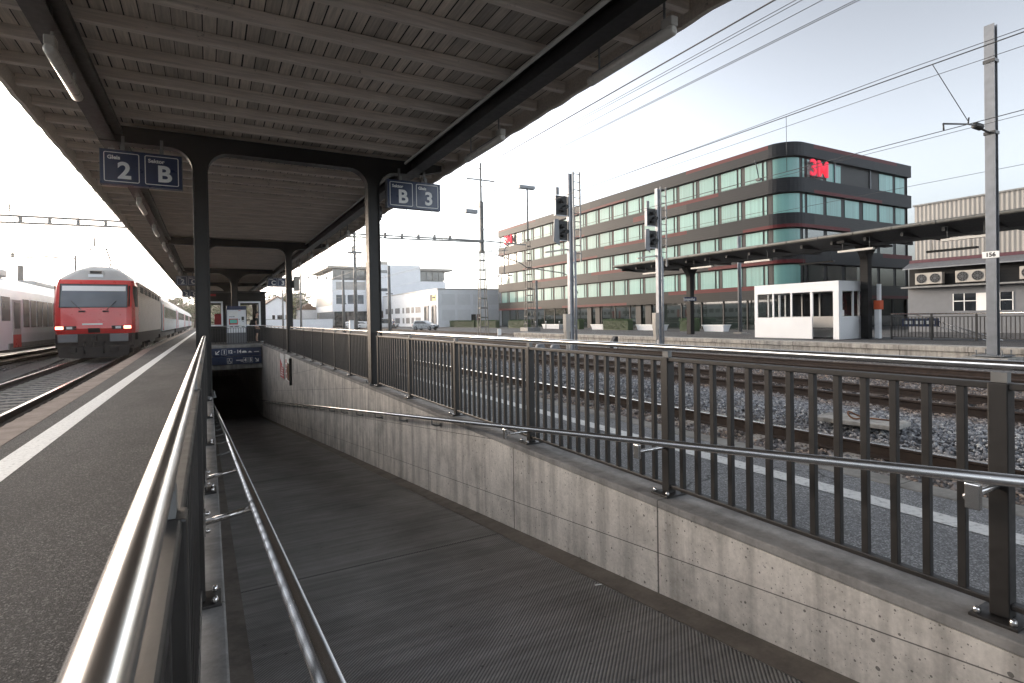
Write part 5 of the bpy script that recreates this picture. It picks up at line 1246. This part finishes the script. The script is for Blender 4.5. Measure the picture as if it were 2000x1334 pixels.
# ------------------------------------------------------------------ vegetation
def leaf_cloud(n, shape, s, seed):
    rg = np.random.default_rng(seed); m = MB(); c = 0
    while c < n:
        p_ = shape(rg)
        if p_ is None: continue
        c += 1; a = rg.normal(size=3); a /= np.linalg.norm(a); u_ = np.cross(a, (0,0,1)); u_ /= np.linalg.norm(u_)+1e-6; v_ = np.cross(a, u_)
        k = s*rg.uniform(.6, 1.4); p_ = np.array(p_)
        m.add([p_-u_*k, p_-v_*k*.6, p_+u_*k, p_+v_*k*.6], [(0,1,2,3)])
    return m
def crown(cl):
    def f(rg):
        cx, cy, cz, r_ = cl[rg.integers(len(cl))]; d = rg.normal(size=3); d /= np.linalg.norm(d); q = r_*(rg.uniform(.55, 1.05))
        return (cx+d[0]*q, cy+d[1]*q, cz+d[2]*q*.8)
    return f
def tree(label, x, y, h, mat, seed, group):
    rg = random.Random(seed); t = thing('broadleaf_tree', label, 'tree', (x, y, -.6), rg.uniform(0,6), group)
    cl = [(rg.uniform(-.28,.28)*h, rg.uniform(-.28,.28)*h, h*rg.uniform(.35,.88), h*rg.uniform(.12,.2)) for _ in range(13)]
    leaf_cloud(2600, crown(cl), h*.022, seed).build('crown', M[mat], t, fix=False)
    b = MB(); b.tube([(0,0,0),(.02*h,0,.3*h),(.0,.02*h,.6*h)], [.035*h,.025*h,.008*h], 7)
    for q in cl[:5]: b.tube([(.01*h,0,.3*h),(q[0]*.8,q[1]*.8,q[2])], [.015*h,.004*h], 5)
    b.build('trunk', M['bark'], t); return t
spec = [(12.8,150,7.5,'leaf_y','bright yellow-green tree between the shed and the T mast'),(17.5,158,9.0,'leaf_y','yellow-green tree right of the T mast, nearest the white block'),(21,185,13.5,'leaf_d','dark tall tree above the pale house'),(26,195,12.5,'leaf_d','dark tree touching the left edge of the white block'),
        (10,190,12,'leaf_d','dark tree behind the left slope of the gabled shed'),(-4,215,13,'leaf','green tree above the last coach, left'),(0,225,15,'leaf_d','green tree above the last coach, right'),(4,200,11,'leaf','green tree seen through the left waiting-room window'),(7.5,185,10,'leaf_y','pale tree seen through the right waiting-room window'),(-10,235,12,'leaf_d','green tree hidden behind the coaches')]
for i, (x, y, h, m_, lab) in enumerate(spec): tree(lab, x, y, h, m_, 40+i, 'trees beyond the station')
b = MB(); rg = np.random.default_rng(5)
b.grid([[(x, y, -2+max(0, (y-230)*.05)*(1+.35*math.sin(x*.017)+.2*math.sin(x*.05+1))*(1 if x < 60 else max(.15, 1-(x-60)/120))) for x in np.linspace(-420, 420, 60)] for y in (225, 300, 380, 460, 540)], smooth=True); struct(b.build('hill', M['hill'], fix=False))
def hillz(x, y): return -2+max(0, (y-230)*.05)*(1+.35*math.sin(x*.017)+.2*math.sin(x*.05+1))*(1 if x < 60 else max(.15, 1-(x-60)/120))
def wood(rg):
    x = rg.uniform(-260, 60); y = rg.uniform(250, 480); return (x, y, hillz(x, y)+rg.uniform(0, 6)**1)
tag(leaf_cloud(9000, wood, 1.5, 9).build('wooded_slope', M['leaf_d'], fix=False), 'far wooded slope behind the station', 'wood', kind='stuff')
def hedge(label, y0, y1, x=42.4):
    L = abs(y1-y0); t = thing('hedge', label, 'hedge', (x, min(y0,y1), -.52), 0, 'clipped hedges before the office building')
    def f(rg):
        s_ = rg.integers(3); q = [rg.uniform(0,1.0), rg.uniform(0,L), rg.uniform(.1,1.28)]
        if s_ == 0: q[0] = rg.uniform(-.05,.1)
        elif s_ == 1: q[2] = 1.25+rg.uniform(-.1,.1)
        return q
    leaf_cloud(int(800*L), f, .042, int(y0*10)).build('foliage', M['leaf'], t, fix=False)
    b = MB(); b.box(.12, .9, .1, L-.1, 0, 1.15); b.build('branches', M['leaf_d'], t)
hedge('long clipped hedge left of the gantry mast', 91.5, 103); hedge('clipped hedge between gantry mast and the office corner', 82.8, 90.8); hedge('hedge behind the lattice lamp mast', 72.4, 78.4); hedge('short hedge just right of the left signal mast', 58.8, 62.6)
hedge('wide hedge before the office entrance, left of the right signal', 49.2, 54.0); hedge('small hedge right of the far canopy column', 39.3, 41.4)
def planter(label, y0, y1, x=43.6):
    L = abs(y1-y0); t = thing('planter', label, 'planter', (x, (y0+y1)/2, -.52), 0, 'white planters before the office building')
    b = MB(); b.grid([[(-.35,-L/2+.15,0),(.35,-L/2+.15,0),(.35,L/2-.15,0),(-.35,L/2-.15,0)],[(-.5,-L/2,.62),(.5,-L/2,.62),(.5,L/2,.62),(-.5,L/2,.62)]], close=True); b.face((4,5,6,7)); b.build('tub', M['white_metal'], t)
    b = MB(); b.box(-.54, .54, -L/2-.04, L/2+.04, .6, .68); b.build('rim', M['white'], t)
planter('white planter between two hedges at the left end of the office building', 75.8, 79.3); planter('white planter right of the lattice lamp mast', 64.5, 69); planter('white tapered planter left of the wide hedge', 54.4, 57.2); planter('white planter half hidden behind the right signal mast', 44.5, 48.6); planter('white square planter left of the lamp column', 36.3, 38.9)
for i, y in enumerate((71.2, 68.2, 65.4, 62.0)):
    t = thing('bollard', 'dark bollard with white top, %s from the left before the office entrance' % ('first','second','third','fourth')[i], 'bollard', (41.5, y, -.5), 0, 'bollards before the office building')
    b = MB(); b.tube([(0,0,0),(0,0,.95)], .06, 10); b.build('post', M['galv_dark'], t); b = MB(); b.tube([(0,0,.95),(0,0,1.12)], .075, 10); b.build('cap', M['white'], t)
# ------------------------------------------------------------------ cars and the far walker
def car(label, x, y, rz, mat, L=3.9, H=1.5, van=False):
    t = thing('parked_car', label, 'car', (x, y, -.5), rz, 'parked cars across the tracks')
    h = L/2
    body = [(-h,.35),(-h+.05,.75),(-h+.15,.95),(h-1.1,.98),(h-.35,.85),(h-.05,.68),(h,.35),(h-.3,.22),(-h+.3,.22)]
    b = MB(); b.prism(body, 'y', -.80, .80); b.build('body', M[mat], t, bevel=.08)
    roof = [(-h+.12,.94),(-h+.35,H-.12),(-h+.8,H),(h-1.9,H-.03),(h-1.0,.97)] if not van else [(-h+.08,.94),(-h+.12,H-.1),(-h+.3,H),(h-1.2,H),(h-.6,1.0)]
    b = MB(); b.grid([[(q[0], -.76+.10*max(0,(q[1]-.95)/.55), q[1]) for q in roof], [(q[0], .76-.10*max(0,(q[1]-.95)/.55), q[1]) for q in roof]]); n = len(roof); b.face(range(n)); b.face(range(n, 2*n)); b.build('cabin', M[mat], t, bevel=.04)
    for s in (-1, 1):
        b = MB(); q0, q1 = roof[0], roof[-1]; b.add([(q0[0]+.25, s*.765, 1.0), (q1[0]-.12, s*.765, 1.0), (roof[-2][0]-.05, s*.69, H-.13), (q0[0]+.45, s*.69, H-.13)], [(0,1,2,3)]); b.build('side_window', M['glass'], t)
        for xw in (-h+.7, h-.72):
            b = MB(); b.lathe([(.16,-.09),(.29,-.09),(.31,-.05),(.31,.08),(.16,.09)], (xw, s*.76, .31), 16, 'y'); w_ = b.build('wheel', M['rubber'], t); b = MB(); b.lathe([(.02,0),(.20,0),(.20,.02)], (xw, s*.86-.01, .31), 12, 'y'); b.build('rim', M['galv'], w_)
        b = MB(); b.cb(h-.12, s*.58, .72, .22, .30, .13); b.build('headlight', M['glass_train'], t); b = MB(); b.cb(-h+.06, s*.65, .82, .08, .2, .2); b.build('tail_light', M['red'], t)
    b = MB(); q = roof; b.add([(q[-1][0]+.01,-.66,1.0),(q[-1][0]+.01,.66,1.0),(q[-2][0]+.05,.60,H-.1),(q[-2][0]+.05,-.60,H-.1)], [(0,1,2,3)]); b.build('windscreen', M['glass_cab'], t)
    b = MB(); b.cb(h-.02, 0, .45, .06, 1.0, .18); b.build('grille', M['black'], t); return t
car('silver hatchback parked alone left of the first hedge', 29.0, 80.0, R(-52), 'car_silver')
car('white car nearest the second column among the parked cars', 25.9, 104, R(-58), 'car_white', 4.1, 1.48)
car('white car half hidden behind the ringed lamp mast', 24.3, 106, R(-60), 'car_white', 4.1, 1.45)
car('dark blue-grey car behind the white cars', 25.8, 113, R(-60), 'grey', 4.2, 1.5)
car('white van behind the front right column', 31.0, 108, R(-40), 'car_white', 4.6, 2.0, True)
person('distant walker in a blue top and dark trousers before the white hall', (30.2, 100.4, -.5), R(200), M['cloth_blue'], M['cloth_black'], .2, False, True)
t = thing('white_cabinet', 'white switch cabinet beside the ringed lamp mast', 'cabinet', (20.7, 92, -.5)); b = MB(); b.box(-.45, .45, -.3, .3, 0, 1.7); b.build('case', M['white_metal'], t, bevel=.02); b = MB(); b.box(-.5, .5, -.35, .35, 1.7, 1.78); b.build('lid', M['grey'], t)
t = thing('yard_railing', 'light blue-grey fence in front of the white hall windows', 'fence', (36.5, 108, -.5))
b = MB(); b.box(0, 6, -.02, .02, 1.0, 1.05); b.build('rail', M['galv'], t)
for i in range(21): b = MB(); b.cb(.3*i, 0, .5, .03, .03, 1.0); b.build('bar', M['galv'], t)
# ------------------------------------------------------------------ evening haze in the air
hm = bpy.data.materials.new('haze_air'); hm.use_nodes = True; ht = hm.node_tree
for n_ in list(ht.nodes):
    if n_.type != 'OUTPUT_MATERIAL': ht.nodes.remove(n_)
pv = ht.nodes.new('ShaderNodeVolumePrincipled'); pv.inputs['Color'].default_value = (1, .95, .9, 1); pv.inputs['Density'].default_value = .0004; pv.inputs['Anisotropy'].default_value = .86
ht.links.new(pv.outputs[0], [n_ for n_ in ht.nodes if n_.type == 'OUTPUT_MATERIAL'][0].inputs['Volume'])
b = MB(); b.box(-720, 920, -62, 1510, -6.5, 60); hz_ = b.build('haze', hm); hz_['kind'] = 'stuff'
S.cycles.volume_bounces = 0; S.cycles.volume_step_rate = 5
